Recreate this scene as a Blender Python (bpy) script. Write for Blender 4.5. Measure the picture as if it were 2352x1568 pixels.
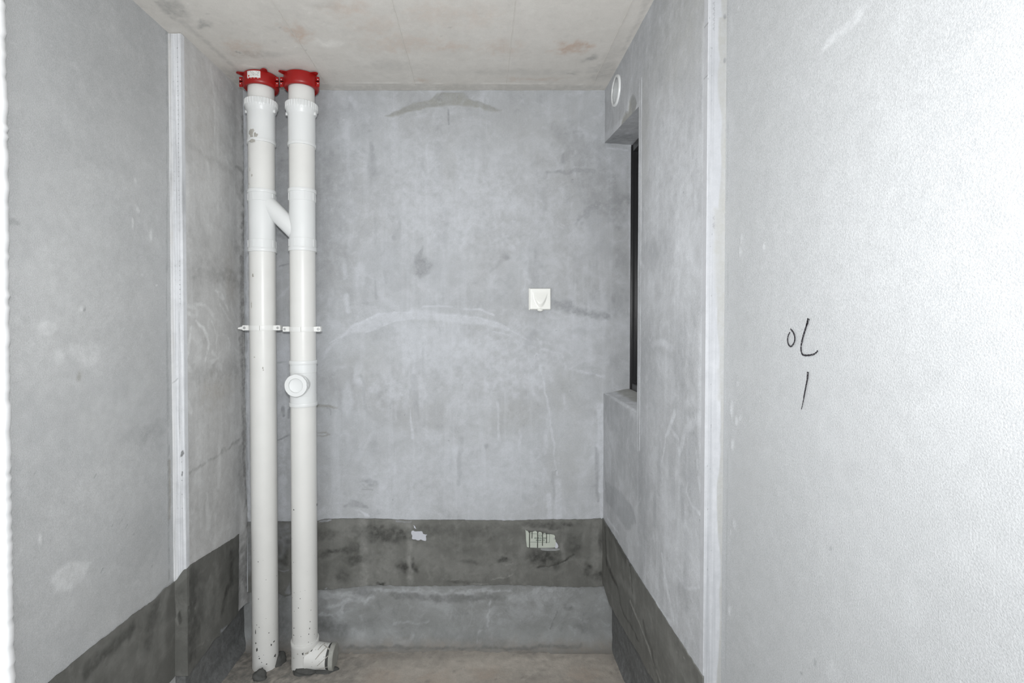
import bpy, bmesh, math, random
import numpy as np
from mathutils import Vector, Matrix, Euler

# ------------------------------------------------------------------ clean
for o in list(bpy.data.objects):
    bpy.data.objects.remove(o, do_unlink=True)
scene = bpy.context.scene
COL = scene.collection
random.seed(7)

# ------------------------------------------------------------------ camera
CAM_Z = 1.46
F_PX = 1130.0
PITCH = math.radians(1.0)
PPX, PPY = 1105.0, 749.7
cam_d = bpy.data.cameras.new('camera')
cam_d.sensor_width = 36.0
cam_d.sensor_fit = 'HORIZONTAL'
cam_d.lens = 36.0 * F_PX / 2352.0
cam_d.shift_x = (1176.0 - PPX) / 2352.0
cam_d.shift_y = -(784.0 - PPY) / 2352.0
cam_d.clip_start = 0.02
cam = bpy.data.objects.new('camera', cam_d)
cam.location = (0, 0, CAM_Z)
cam.rotation_euler = (math.pi / 2 - PITCH, 0, 0)
COL.objects.link(cam)
scene.camera = cam

# ------------------------------------------------------------------ world (light of the rooms behind the photographer)
world = bpy.data.worlds.new('World')
scene.world = world
world.use_nodes = True
bg = world.node_tree.nodes['Background']
bg.inputs['Color'].default_value = (0.93, 0.97, 1.0, 1)
bg.inputs['Strength'].default_value = 1.9

# ------------------------------------------------------------------ flash held just above the lens
fl = bpy.data.lights.new('camera_flash', 'AREA')
fl.shape = 'RECTANGLE'
fl.size = 0.09
fl.size_y = 0.06
fl.energy = 22.0
fl.color = (0.98, 0.99, 1.0)
flash = bpy.data.objects.new('camera_flash', fl)
flash.location = (-0.01, 0.0, CAM_Z + 0.15)
flash.rotation_euler = (math.pi / 2, 0, 0)      # faces +Y
COL.objects.link(flash)

vs = scene.view_settings
vs.view_transform = 'Standard'
vs.look = 'None'
vs.exposure = -0.1
vs.gamma = 1.0
vs.use_curve_mapping = False

# ------------------------------------------------------------------ room dimensions (metres, x right, y depth, z up)
D = 2.17                    # back wall plaster
XR, XRF = 0.542, 0.587      # right wall beyond / before the corner strip
XL, XLF = -1.048, -1.093    # left wall beyond / before the corner strip
YR, YL = 1.188, 1.735       # where the right / left corner strips stand
ZC = 2.456                  # ceiling
YOPEN = -0.6                # the room is open to the flat behind the photographer
WIN_Y0, WIN_Z0, WIN_Z1, WIN_X = 1.70, 1.128, 2.236, 0.655


def ray(px, py):
    """direction of the sight line that surveyed a point of the photograph"""
    a = (px - PPX) / F_PX
    b = -(py - PPY) / F_PX
    c, s = math.cos(PITCH), math.sin(PITCH)
    return Vector((a, c + b * s, -s + b * c))


def on_y(px, py, y=D):
    r = ray(px, py)
    t = y / r.y
    return (r.x * t, CAM_Z + r.z * t)          # (x, z)


def on_x(px, py, x):
    r = ray(px, py)
    t = x / r.x
    return (r.y * t, CAM_Z + r.z * t)          # (y, z)


def on_z(px, py, z):
    r = ray(px, py)
    t = (z - CAM_Z) / r.z
    return (r.x * t, r.y * t)                  # (x, y)


# ------------------------------------------------------------------ tagging
def tag(o, label=None, cat=None, group=None, kind=None):
    if label: o['label'] = label
    if cat: o['category'] = cat
    if group: o['group'] = group
    if kind: o['kind'] = kind
    return o


def empty(name, loc, label, cat, group=None):
    o = bpy.data.objects.new(name, None)
    o.empty_display_size = 0.05
    o.location = loc
    COL.objects.link(o)
    return tag(o, label, cat, group)


def link(name, me, mat=None, parent=None, smooth=None):
    o = bpy.data.objects.new(name, me)
    COL.objects.link(o)
    if mat is not None and len(me.materials) == 0:
        me.materials.append(mat)
    if smooth is not None:
        me.shade_smooth()
        me.set_sharp_from_angle(angle=math.radians(smooth))
    if parent is not None:
        o.parent = parent
        p = parent
        off = Vector((0, 0, 0))
        while p is not None:
            off += p.location
            p = p.parent
        o.location = -off          # meshes are modelled in room coordinates
    return o


# ------------------------------------------------------------------ numpy noise
def vnoise(S, V, scale, seed, asp=1.0):
    rng = np.random.RandomState(seed)
    x = S * scale + 517.3
    y = V * scale * asp + 331.7
    xi = np.floor(x).astype(int); yi = np.floor(y).astype(int)
    fx = x - xi; fy = y - yi
    fx = fx * fx * (3 - 2 * fx); fy = fy * fy * (3 - 2 * fy)
    T = rng.rand(256, 256)
    a = T[yi & 255, xi & 255]; b = T[yi & 255, (xi + 1) & 255]
    c = T[(yi + 1) & 255, xi & 255]; d = T[(yi + 1) & 255, (xi + 1) & 255]
    return (a * (1 - fx) + b * fx) * (1 - fy) + (c * (1 - fx) + d * fx) * fy


def fbm(S, V, scale, seed, octv=4, asp=1.0):
    tot = 0; amp = 1.0; n = 0
    for k in range(octv):
        n = n + amp * (vnoise(S, V, scale, seed + k * 13, asp) - 0.5)
        tot += amp
        amp *= 0.55
        scale *= 2.03
    return n / tot * 2.0            # about -1..1


def sstep(a, b, x):
    t = np.clip((x - a) / (b - a), 0, 1)
    return t * t * (3 - 2 * t)


# ------------------------------------------------------------------ sheets: trowelled surfaces with real unevenness and stain masks
class Sheet:
    """Regular grid on a wall. s runs along the wall, v is the other way; conv maps a surveyed point to (s, v)."""
    def __init__(self, s0, s1, v0, v1, res, place, conv, seed=1):
        ns = max(2, int(round((s1 - s0) / res)) + 1)
        nv = max(2, int(round((v1 - v0) / res)) + 1)
        self.s = np.linspace(s0, s1, ns); self.v = np.linspace(v0, v1, nv)
        self.S, self.V = np.meshgrid(self.s, self.v)
        self.ch = [np.zeros_like(self.S) for _ in range(4)]   # pale, dark, warm, smooth
        self.h = np.zeros_like(self.S)
        self.place = place; self.conv = conv; self.seed = seed
        self.W1 = fbm(self.S, self.V, 25, seed + 100, 3)
        self.W2 = fbm(self.S, self.V, 25, seed + 200, 3)
        self.N = fbm(self.S, self.V, 60, seed + 300, 3)

    def _win(self, pts, m):
        a = np.array(pts)
        i0 = max(0, np.searchsorted(self.s, a[:, 0].min() - m) - 1); i1 = min(len(self.s), np.searchsorted(self.s, a[:, 0].max() + m) + 1)
        j0 = max(0, np.searchsorted(self.v, a[:, 1].min() - m) - 1); j1 = min(len(self.v), np.searchsorted(self.v, a[:, 1].max() + m) + 1)
        return slice(j0, j1), slice(i0, i1)

    def _pts(self, pts):
        return [self.conv(*p) for p in pts]

    def _apply(self, sl, m, c, amt, grain, relief):
        if grain:
            m = np.clip(m * (1 + grain * self.N[sl]) + grain * 0.4 * self.N[sl] * (m > 0.02), 0, 1)
        self.ch[c][sl] = np.maximum(self.ch[c][sl], m * amt) if amt >= 0 else self.ch[c][sl] * (1 + m * amt)
        if relief:
            self.h[sl] += m * relief

    def line(self, c, pts, w, amt=1.0, soft=0.5, wob=0.004, grain=0.5, relief=0.0):
        P = self._pts(pts)
        ws = w if isinstance(w, (list, tuple)) else [w] * len(P)
        m = max(ws) * 2 + wob * 2
        sl = self._win(P, m)
        S = self.S[sl] + self.W1[sl] * wob; V = self.V[sl] + self.W2[sl] * wob
        out = np.zeros_like(S)
        for k in range(len(P) - 1):
            (x0, y0), (x1, y1) = P[k], P[k + 1]
            dx, dy = x1 - x0, y1 - y0
            L = dx * dx + dy * dy + 1e-12
            t = np.clip(((S - x0) * dx + (V - y0) * dy) / L, 0, 1)
            d = np.hypot(S - x0 - t * dx, V - y0 - t * dy)
            ww = (ws[k] + (ws[k + 1] - ws[k]) * t) * 0.5 + 1e-5
            out = np.maximum(out, 1 - sstep(1 - soft, 1 + soft, d / ww))
        self._apply(sl, out, c, amt, grain, relief)
        return self

    def blob(self, c, p, rx, ry=None, amt=1.0, soft=0.8, wob=0.012, grain=0.4, rot=0.0, relief=0.0):
        ry = rx if ry is None else ry
        cx, cy = self.conv(*p)
        r = max(rx, ry) * (1 + soft) + wob * 2
        sl = self._win([(cx, cy)], r)
        S = self.S[sl] + self.W1[sl] * wob - cx; V = self.V[sl] + self.W2[sl] * wob - cy
        ca, sa = math.cos(rot), math.sin(rot)
        u = (S * ca + V * sa) / rx; w = (-S * sa + V * ca) / ry
        d = np.hypot(u, w)
        self._apply(sl, 1 - sstep(1 - soft, 1 + soft, d), c, amt, grain, relief)
        return self

    def poly(self, c, pts, amt=1.0, soft=0.006, wob=0.008, grain=0.4, relief=0.0):
        P = self._pts(pts)
        m = soft * 2 + wob * 2
        sl = self._win(P, m)
        S = self.S[sl] + self.W1[sl] * wob; V = self.V[sl] + self.W2[sl] * wob
        inside = np.zeros(S.shape, bool); dist = np.full(S.shape, 1e9)
        n = len(P)
        for k in range(n):
            (x0, y0), (x1, y1) = P[k], P[(k + 1) % n]
            dx, dy = x1 - x0, y1 - y0
            L = dx * dx + dy * dy + 1e-12
            t = np.clip(((S - x0) * dx + (V - y0) * dy) / L, 0, 1)
            dist = np.minimum(dist, np.hypot(S - x0 - t * dx, V - y0 - t * dy))
            cond = (y0 > V) != (y1 > V)
            with np.errstate(divide='ignore', invalid='ignore'):
                xi = (x1 - x0) * (V - y0) / (y1 - y0 + 1e-12) + x0
            inside ^= cond & (S < xi)
        sd = np.where(inside, dist, -dist)
        self._apply(sl, sstep(-soft, soft, sd), c, amt, grain, relief)
        return self

    def uneven(self, amp, scale=2.5, fine=0.0):
        self.h += amp * fbm(self.S, self.V, scale, self.seed + 400, 3)
        if fine:
            self.h += fine * fbm(self.S, self.V, 45, self.seed + 500, 2)
        return self

    def build(self, name, mat, hole=None, lip=None, parent=None, flip=False):
        nv, ns = self.S.shape
        X, Y, Z = self.place(self.S, self.V, self.h)
        co = np.stack([X, Y, Z], -1).reshape(-1, 3)
        idx = np.arange(nv * ns).reshape(nv, ns)
        q = np.stack([idx[:-1, :-1], idx[:-1, 1:], idx[1:, 1:], idx[1:, :-1]], -1).reshape(-1, 4)
        if hole is not None:
            sc = (self.S[:-1, :-1] + self.S[1:, 1:]) * 0.5; vc = (self.V[:-1, :-1] + self.V[1:, 1:]) * 0.5
            q = q[~hole(sc, vc).reshape(-1)]
        if flip:
            q = q[:, ::-1]
        col = np.stack(self.ch, -1).reshape(-1, 4)
        if lip is not None:                     # returns an edge row backwards so the coat shows its thickness
            rows = {'bottom': idx[0], 'top': idx[-1], 'left': idx[:, 0], 'right': idx[:, -1]}
            for side, vec in lip:
                r = rows[side]
                base = len(co)
                co = np.vstack([co, co[r] + np.array(vec)])
                col = np.vstack([col, col[r]])
                nr = np.arange(base, base + len(r))
                qq = np.stack([r[:-1], nr[:-1], nr[1:], r[1:]], -1)
                if (side in ('top', 'left')) != flip:
                    qq = qq[:, ::-1]
                q = np.vstack([q, qq])
        me = bpy.data.meshes.new(name)
        me.vertices.add(len(co)); me.vertices.foreach_set('co', co.astype(np.float32).ravel())
        me.loops.add(len(q) * 4); me.loops.foreach_set('vertex_index', q.astype(np.int32).ravel())
        me.polygons.add(len(q)); me.polygons.foreach_set('loop_start', (np.arange(len(q)) * 4).astype(np.int32))
        me.update(calc_edges=True)
        at = me.attributes.new('stain', 'FLOAT_COLOR', 'POINT')
        at.data.foreach_set('color', np.clip(col, 0, 1).astype(np.float32).ravel())
        return link(name, me, mat, parent, smooth=50)


# ------------------------------------------------------------------ node helpers
class NT:
    def __init__(self, name):
        self.m = bpy.data.materials.new(name); self.m.use_nodes = True
        self.t = self.m.node_tree; self.n = self.t.nodes; self.l = self.t.links
        self.b = self.n['Principled BSDF']
        self.out = self.n['Material Output']
        self.geo = self.n.new('ShaderNodeNewGeometry')

    def put(self, sock, v):
        if hasattr(v, 'links'):
            self.l.new(v, sock)
        elif isinstance(v, (tuple, list)):
            sock.default_value = tuple(v) + ((1,) if len(v) == 3 and len(sock.default_value) == 4 else ())
        else:
            sock.default_value = v

    def mapped(self, scale=(1, 1, 1), rot=(0, 0, 0)):
        mp = self.n.new('ShaderNodeMapping')
        mp.inputs['Scale'].default_value = scale
        mp.inputs['Rotation'].default_value = rot
        self.l.new(self.geo.outputs['Position'], mp.inputs['Vector'])
        return mp.outputs['Vector']

    def noise(self, scale, detail=4, rough=0.55, vec=None, dist=0.0):
        nd = self.n.new('ShaderNodeTexNoise')
        nd.inputs['Scale'].default_value = scale; nd.inputs['Detail'].default_value = detail
        nd.inputs['Roughness'].default_value = rough; nd.inputs['Distortion'].default_value = dist
        self.l.new(vec if vec is not None else self.geo.outputs['Position'], nd.inputs['Vector'])
        return nd.outputs['Fac']

    def math(self, op, a, b=0.0, c=None, clamp=False):
        nd = self.n.new('ShaderNodeMath'); nd.operation = op; nd.use_clamp = clamp
        self.put(nd.inputs[0], a); self.put(nd.inputs[1], b)
        if c is not None: self.put(nd.inputs[2], c)
        return nd.outputs[0]

    def rng(self, v, a, b, c=0.0, d=1.0, smooth=True):
        nd = self.n.new('ShaderNodeMapRange'); nd.clamp = True
        nd.interpolation_type = 'SMOOTHSTEP' if smooth else 'LINEAR'
        self.put(nd.inputs['Value'], v)
        for k, x in zip(('From Min', 'From Max', 'To Min', 'To Max'), (a, b, c, d)):
            nd.inputs[k].default_value = x
        return nd.outputs[0]

    def mix(self, f, a, b, mode='MIX'):
        nd = self.n.new('ShaderNodeMix'); nd.data_type = 'RGBA'; nd.blend_type = mode
        self.put(nd.inputs[0], f); self.put(nd.inputs[6], a); self.put(nd.inputs[7], b)
        return nd.outputs[2]

    def bump(self, h, strength, dist=0.002, prev=None):
        nd = self.n.new('ShaderNodeBump')
        self.put(nd.inputs['Strength'], strength); nd.inputs['Distance'].default_value = dist
        self.l.new(h, nd.inputs['Height'])
        if prev is not None: self.l.new(prev, nd.inputs['Normal'])
        return nd.outputs[0]

    def finish(self, col, rough, normal=None, spec=0.3):
        self.put(self.b.inputs['Base Color'], col)
        self.put(self.b.inputs['Roughness'], rough)
        self.b.inputs['Specular IOR Level'].default_value = spec
        if normal is not None: self.l.new(normal, self.b.inputs['Normal'])
        return self.m


def render_mat(name, base, tint, pale, dark, warm, cloud=1.0, grain=1.0, grain_scale=260, streak=0.0, rough=0.75, spec=0.25, bump=0.35, fine_bump=0.25, speck=0.0, vein=0.0):
    """cement render: clouds, trowel streaks, sandy grain; 'stain' attribute carries the marks with a shape of their own"""
    t = NT(name)
    at = t.n.new('ShaderNodeAttribute'); at.attribute_name = 'stain'
    sp = t.n.new('ShaderNodeSeparateColor'); t.l.new(at.outputs['Color'], sp.inputs['Color'])
    smooth = at.outputs['Alpha']
    n1 = t.noise(1.7, 5, 0.6, dist=0.6)
    n2 = t.noise(7.5, 5, 0.62, dist=0.8)
    n3 = t.noise(34, 4, 0.6)
    ng = t.noise(grain_scale, 3, 0.65)
    col = t.mix(t.math('MULTIPLY', t.rng(n1, 0.35, 0.66), cloud, clamp=True), base, tint)
    col = t.mix(t.math('MULTIPLY', t.rng(n2, 0.46, 0.74), 0.55 * cloud, clamp=True), col, pale)
    col = t.mix(t.math('MULTIPLY', t.rng(n2, 0.46, 0.26), 0.30 * cloud, clamp=True), col, dark)
    if streak:
        ns = t.noise(1.0, 5, 0.6, t.mapped((22, 22, 1.6)))
        col = t.mix(t.math('MULTIPLY', t.rng(ns, 0.5, 0.72), streak, clamp=True), col, pale)
        ns2 = t.noise(1.0, 5, 0.6, t.mapped((9, 9, 1.1), (0, 0, 0.4)))
        col = t.mix(t.math('MULTIPLY', t.rng(ns2, 0.52, 0.75), streak * 0.7, clamp=True), col, dark)
    if vein:
        nv1 = t.noise(5.5, 6, 0.6, dist=1.6)
        ed = t.rng(t.math('ABSOLUTE', t.math('SUBTRACT', nv1, 0.5)), 0.028, 0.0)
        gate = t.rng(t.noise(2.3, 3, 0.5), 0.48, 0.62)
        col = t.mix(t.math('MULTIPLY', t.math('MULTIPLY', ed, gate), vein), col, pale)
    n4 = t.noise(95, 5, 0.7)
    n5 = t.noise(19, 6, 0.68, dist=0.5)
    col = t.mix(t.math('MULTIPLY', t.rng(n5, 0.52, 0.70), 0.40 * cloud, clamp=True), col, pale)
    col = t.mix(t.math('MULTIPLY', t.rng(n5, 0.46, 0.28), 0.28 * cloud, clamp=True), col, dark)
    # marks
    brk = t.math('MULTIPLY_ADD', t.math('SUBTRACT', t.math('ADD', n3, t.math('MULTIPLY', t.math('SUBTRACT', n4, 0.5), 0.9)), 0.5), 1.5, 1.0)
    pm = t.math('MULTIPLY', sp.outputs['Red'], brk, clamp=True)
    dm = t.math('MULTIPLY', sp.outputs['Green'], brk, clamp=True)
    wm = t.math('MULTIPLY', sp.outputs['Blue'], brk, clamp=True)
    col = t.mix(pm, col, pale)
    col = t.mix(wm, col, warm)
    col = t.mix(dm, col, dark)
    # grain
    g = t.math('MULTIPLY_ADD', t.math('SUBTRACT', ng, 0.5), 0.34 * grain, 1.0)
    g = t.math('MULTIPLY', g, t.math('MULTIPLY_ADD', t.math('SUBTRACT', n3, 0.5), 0.16, 1.0))
    gm = t.n.new('ShaderNodeVectorMath'); gm.operation = 'SCALE'
    t.l.new(col, gm.inputs[0]); t.l.new(g, gm.inputs['Scale'])
    col = gm.outputs[0]
    if speck:
        v = t.n.new('ShaderNodeTexVoronoi'); v.inputs['Scale'].default_value = 38
        t.l.new(t.geo.outputs['Position'], v.inputs['Vector'])
        col = t.mix(t.math('MULTIPLY', t.rng(v.outputs['Distance'], 0.06, 0.03), speck), col, dark)
    nb = t.bump(n3, bump, 0.003)
    gs = t.math('MULTIPLY', t.math('SUBTRACT', 1.0, smooth, clamp=True), fine_bump)
    nb = t.bump(ng, gs, 0.0015, nb)
    return t.finish(col, rough, nb, spec)


def plain(name, col, rough=0.4, spec=0.4, metal=0.0, var=0.06, scale=40):
    t = NT(name)
    n = t.noise(scale, 4)
    f = t.math('MULTIPLY_ADD', t.math('SUBTRACT', n, 0.5), 2 * var, 1.0)
    gm = t.n.new('ShaderNodeVectorMath'); gm.operation = 'SCALE'
    gm.inputs[0].default_value = col; t.l.new(f, gm.inputs['Scale'])
    t.b.inputs['Metallic'].default_value = metal
    return t.finish(gm.outputs[0], rough, None, spec)


def pvc_mat(name, col, splash=False):
    t = NT(name)
    n = t.noise(9, 3)
    c = t.mix(t.rng(n, 0.35, 0.7), col, tuple(x * 0.965 for x in col))
    if splash:      # cement spatter thrown up from the floor while the screed was laid
        sepx = t.n.new('ShaderNodeSeparateXYZ'); t.l.new(t.geo.outputs['Position'], sepx.inputs[0])
        low = t.rng(sepx.outputs['Z'], 0.62, 0.05, 0.0, 1.0, smooth=False)
        v = t.n.new('ShaderNodeTexVoronoi'); v.inputs['Scale'].default_value = 105; v.inputs['Randomness'].default_value = 1
        t.l.new(t.mapped((1, 1, 0.7)), v.inputs['Vector'])
        pick = t.n.new('ShaderNodeSeparateColor'); t.l.new(v.outputs['Color'], pick.inputs[0])
        gate = t.math('GREATER_THAN', t.math('MULTIPLY', low, 0.42), pick.outputs['Red'])
        size = t.math('MULTIPLY_ADD', pick.outputs['Green'], 0.16, 0.05)
        spot = t.math('LESS_THAN', t.math('ADD', v.outputs['Distance'], t.math('MULTIPLY', t.math('SUBTRACT', t.noise(160, 2), 0.5), 0.25)), size)
        c = t.mix(t.math('MULTIPLY', t.math('MULTIPLY', gate, spot), 0.85), c, (0.10, 0.10, 0.095))
    nb = t.bump(t.noise(500, 2), 0.03, 0.0005)
    return t.finish(c, 0.33, nb, 0.42)


M = {}
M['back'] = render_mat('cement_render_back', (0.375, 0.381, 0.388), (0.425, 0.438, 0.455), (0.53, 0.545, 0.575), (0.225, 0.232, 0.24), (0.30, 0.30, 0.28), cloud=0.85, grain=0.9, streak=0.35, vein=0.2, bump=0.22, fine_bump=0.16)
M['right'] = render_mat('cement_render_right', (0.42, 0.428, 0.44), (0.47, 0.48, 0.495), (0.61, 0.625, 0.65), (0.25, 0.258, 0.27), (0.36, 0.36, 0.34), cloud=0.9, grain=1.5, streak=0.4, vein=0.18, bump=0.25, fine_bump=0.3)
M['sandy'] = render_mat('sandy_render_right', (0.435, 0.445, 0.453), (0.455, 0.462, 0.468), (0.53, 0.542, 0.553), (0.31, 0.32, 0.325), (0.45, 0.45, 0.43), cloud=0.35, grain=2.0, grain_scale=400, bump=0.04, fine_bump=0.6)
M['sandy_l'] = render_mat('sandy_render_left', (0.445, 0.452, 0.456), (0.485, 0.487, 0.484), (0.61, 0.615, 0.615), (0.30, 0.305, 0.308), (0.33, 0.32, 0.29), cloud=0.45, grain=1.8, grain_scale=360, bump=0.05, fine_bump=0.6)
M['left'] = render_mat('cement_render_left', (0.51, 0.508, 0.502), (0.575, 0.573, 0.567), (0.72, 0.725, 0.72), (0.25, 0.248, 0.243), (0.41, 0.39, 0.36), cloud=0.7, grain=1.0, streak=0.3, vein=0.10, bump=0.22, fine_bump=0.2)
M['coat'] = render_mat('waterproof_slurry', (0.122, 0.122, 0.112), (0.155, 0.155, 0.143), (0.235, 0.235, 0.22), (0.045, 0.045, 0.041), (0.30, 0.31, 0.33), cloud=0.9, grain=0.5, streak=0.25, bump=0.3, fine_bump=0.12, rough=0.55, spec=0.3)
M['base'] = render_mat('raw_concrete_base', (0.235, 0.24, 0.235), (0.28, 0.288, 0.286), (0.40, 0.41, 0.42), (0.125, 0.127, 0.126), (0.26, 0.24, 0.215), cloud=0.9, grain=0.7, vein=0.2, bump=0.4, fine_bump=0.2)
M['floor'] = render_mat('raw_concrete_floor', (0.36, 0.33, 0.295), (0.42, 0.38, 0.335), (0.54, 0.495, 0.44), (0.19, 0.183, 0.168), (0.39, 0.32, 0.265), cloud=1.0, grain=0.9, grain_scale=180, bump=0.6, fine_bump=0.4, rough=0.85)
M['ceil'] = render_mat('cast_concrete_ceiling', (0.64, 0.615, 0.575), (0.69, 0.66, 0.62), (0.78, 0.76, 0.72), (0.36, 0.355, 0.34), (0.56, 0.45, 0.38), cloud=0.45, grain=0.5, bump=0.15, fine_bump=0.1, speck=0.25)
M['putty'] = render_mat('white_putty', (0.385, 0.393, 0.41), (0.42, 0.427, 0.445), (0.48, 0.487, 0.505), (0.22, 0.225, 0.23), (0.345, 0.345, 0.33), cloud=0.6, grain=0.4, streak=0.5, bump=0.2, fine_bump=0.1)
M['putty_l'] = render_mat('grey_putty', (0.64, 0.65, 0.67), (0.71, 0.72, 0.74), (0.80, 0.81, 0.83), (0.24, 0.245, 0.25), (0.50, 0.48, 0.44), cloud=0.6, grain=0.4, streak=0.6, bump=0.2, fine_bump=0.1)
M['lime'] = plain('white_limewash', (0.80, 0.805, 0.81), 0.8, 0.2, var=0.05, scale=60)
M['pvc'] = pvc_mat('white_pvc_fitting', (0.735, 0.745, 0.74))
M['pipe'] = pvc_mat('ivory_pvc_pipe', (0.725, 0.72, 0.696), splash=True)
M['pvc_dirty'] = pvc_mat('white_pvc_spattered', (0.72, 0.715, 0.69), splash=True)
M['red'] = plain('red_enamel', (0.30, 0.007, 0.006), 0.36, 0.45, var=0.12, scale=30)
M['rivet'] = plain('bright_rivet', (0.75, 0.75, 0.75), 0.3, 0.6, metal=0.4)
M['paper'] = plain('sticker_paper', (0.72, 0.71, 0.68), 0.5, 0.3, var=0.1, scale=300)
M['ink'] = plain('print_ink', (0.18, 0.18, 0.18), 0.6, 0.2)
M['redink'] = plain('red_print', (0.55, 0.03, 0.02), 0.5, 0.2)
M['plastic'] = plain('ivory_socket_plastic', (0.80, 0.80, 0.76), 0.22, 0.5, var=0.02)
M['black'] = plain('black_aluminium', (0.020, 0.020, 0.021), 0.28, 0.5, var=0.2)
M['screw'] = plain('zinc_screw', (0.55, 0.55, 0.55), 0.3, 0.5, metal=0.7)
M['clampw'] = plain('white_clamp_plastic', (0.76, 0.76, 0.74), 0.35, 0.4, var=0.03)
M['smear'] = plain('dried_cement_smear', (0.40, 0.385, 0.35), 0.85, 0.2, var=0.35, scale=120)
M['mortar'] = render_mat('dark_mortar', (0.065, 0.066, 0.062), (0.085, 0.085, 0.08), (0.13, 0.13, 0.125), (0.03, 0.03, 0.03), (0.1, 0.1, 0.09), bump=0.8, fine_bump=0.4)
M['plate'] = plain('pale_green_plate', (0.47, 0.50, 0.44), 0.35, 0.4, var=0.06, scale=60)
M['plate_ink'] = plain('dark_green_print', (0.10, 0.14, 0.11), 0.5, 0.2)
M['drip'] = plain('slurry_drip', (0.075, 0.078, 0.068), 0.5, 0.3, var=0.15)
M['chip'] = plain('bare_white_plaster', (0.52, 0.53, 0.57), 0.8, 0.2, var=0.08)
M['rim_grey'] = plain('mortar_smeared_pvc', (0.36, 0.36, 0.33), 0.6, 0.3, var=0.3, scale=60)


def marker_mat():
    t = NT('black_marker')
    n = t.noise(420, 3, 0.6)
    tr = t.n.new('ShaderNodeBsdfTransparent')
    mx = t.n.new('ShaderNodeMixShader')
    t.l.new(t.rng(n, 0.36, 0.44), mx.inputs[0])
    t.finish((0.028, 0.026, 0.03), 0.7, None, 0.1)
    t.l.new(tr.outputs[0], mx.inputs[1]); t.l.new(t.b.outputs[0], mx.inputs[2])
    t.l.new(mx.outputs[0], t.out.inputs['Surface'])
    return t.m


def dark_glass():
    t = NT('night_window_glass')
    tr = t.n.new('ShaderNodeBsdfTransparent'); tr.inputs[0].default_value = (0.02, 0.022, 0.025, 1)
    mx = t.n.new('ShaderNodeMixShader'); mx.inputs[0].default_value = 0.35
    t.finish((0.004, 0.004, 0.005), 0.03, None, 0.5)
    t.l.new(tr.outputs[0], mx.inputs[1]); t.l.new(t.b.outputs[0], mx.inputs[2])
    t.l.new(mx.outputs[0], t.out.inputs['Surface'])
    return t.m


M['marker'] = marker_mat()
M['glass'] = dark_glass()

R_, G_, B_, A_ = 0, 1, 2, 3     # channels: pale, dark, warm, smooth


def struct(o, label, cat):
    return tag(o, label, cat, kind='structure')


def interp(xs, ys):
    xs = np.array(xs); ys = np.array(ys)
    o = np.argsort(xs)
    return lambda q: np.interp(q, xs[o], ys[o])


# ================================================================== BACK WALL
cv_back = lambda px, py: on_y(px, py, D)
bot_pts = [cv_back(*p) for p in [(560, 1358), (637, 1356), (655, 1366), (700, 1352), (760, 1350), (800, 1346), (865, 1340), (960, 1343), (1100, 1341), (1160, 1339), (1250, 1343), (1330, 1345), (1388, 1344)]]
back_bot = interp([p[0] for p in bot_pts], [p[1] for p in bot_pts])
jag = lambda s, seed, a: a * fbm(s, s * 0 + 0.37, 55, seed, 3)


def place_back(S, V, h):
    zb = back_bot(S) + jag(S, 5, 0.004)
    v0 = 0.20
    lowt = np.clip((V - v0) / 0.25, 0, 1)
    Z = np.where(V < v0 + 0.25, zb + (v0 + 0.25 - zb) * lowt, V)
    return S, D - h, Z


w = Sheet(XL - 0.02, WIN_X + 0.06, 0.20, ZC + 0.01, 0.0042, place_back, cv_back, 11)
w.uneven(0.0025, 2.2, 0.0004)
# long soft clouds
for p, rx, ry, a in [((1050, 450), .28, .22, .45), ((1320, 760), .16, .14, .35), ((960, 840), .20, .12, .35), ((1180, 860), .16, .07, .5), ((1020, 1100), .35, .12, .30), ((900, 560), .12, .12, .25), ((1340, 540), .08, .1, .45), ((1000, 640), .3, .1, .2), ((1120, 800), .22, .07, .5), ((950, 800), .12, .08, .45), ((1240, 830), .12, .06, .5), ((880, 870), .06, .09, .5), ((1040, 870), .10, .05, .4), ((690, 900), .05, .3, .3), ((1330, 1000), .08, .25, .15)]:
    w.blob(R_, p, rx, ry, a, 0.95, 0.06, 0.7)
for p, rx, ry, a in [((760, 500), .09, .35, .30), ((770, 1000), .08, .30, .20), ((1340, 330), .09, .08, .25), ((800, 260), .10, .06, .25), ((1360, 430), .05, .22, .30), ((1060, 690), .3, .03, .15), ((650, 420), .04, .12, .35)]:
    w.blob(G_, p, rx, ry, a, 0.95, 0.05, 0.8)
for p, rx, ry, a in [((1180, 960), .12, .06, .35), ((1300, 900), .06, .10, .4), ((1190, 320), .2, .1, .2), ((850, 830), .10, .08, .3), ((1030, 370), .03, .08, .35), ((1310, 1050), .08, .12, .3)]:
    w.blob(B_, p, rx, ry, a * .7, 0.95, 0.04, 0.6)
# trowelled arc of darker mortar under the ceiling
w.poly(B_, [(885, 265), (930, 244), (985, 229), (1005, 214), (1062, 212), (1085, 232), (1110, 237), (1152, 253), (1125, 256), (1085, 245), (1040, 242), (985, 246), (935, 258), (905, 268)], .9, .005, .008, .35, .0015)
w.poly(G_, [(885, 265), (925, 248), (970, 238), (1035, 236), (1000, 243), (960, 246), (935, 256)], .22, .006, .008, .3)
w.poly(G_, [(1080, 228), (1100, 236), (1150, 253), (1120, 250)], .25, .005, .006, .3)
w.line(G_, [(1029, 250), (1031, 286)], .007, .55, .5, .002)
w.blob(G_, (1012, 222), .018, .012, .35)
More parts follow.
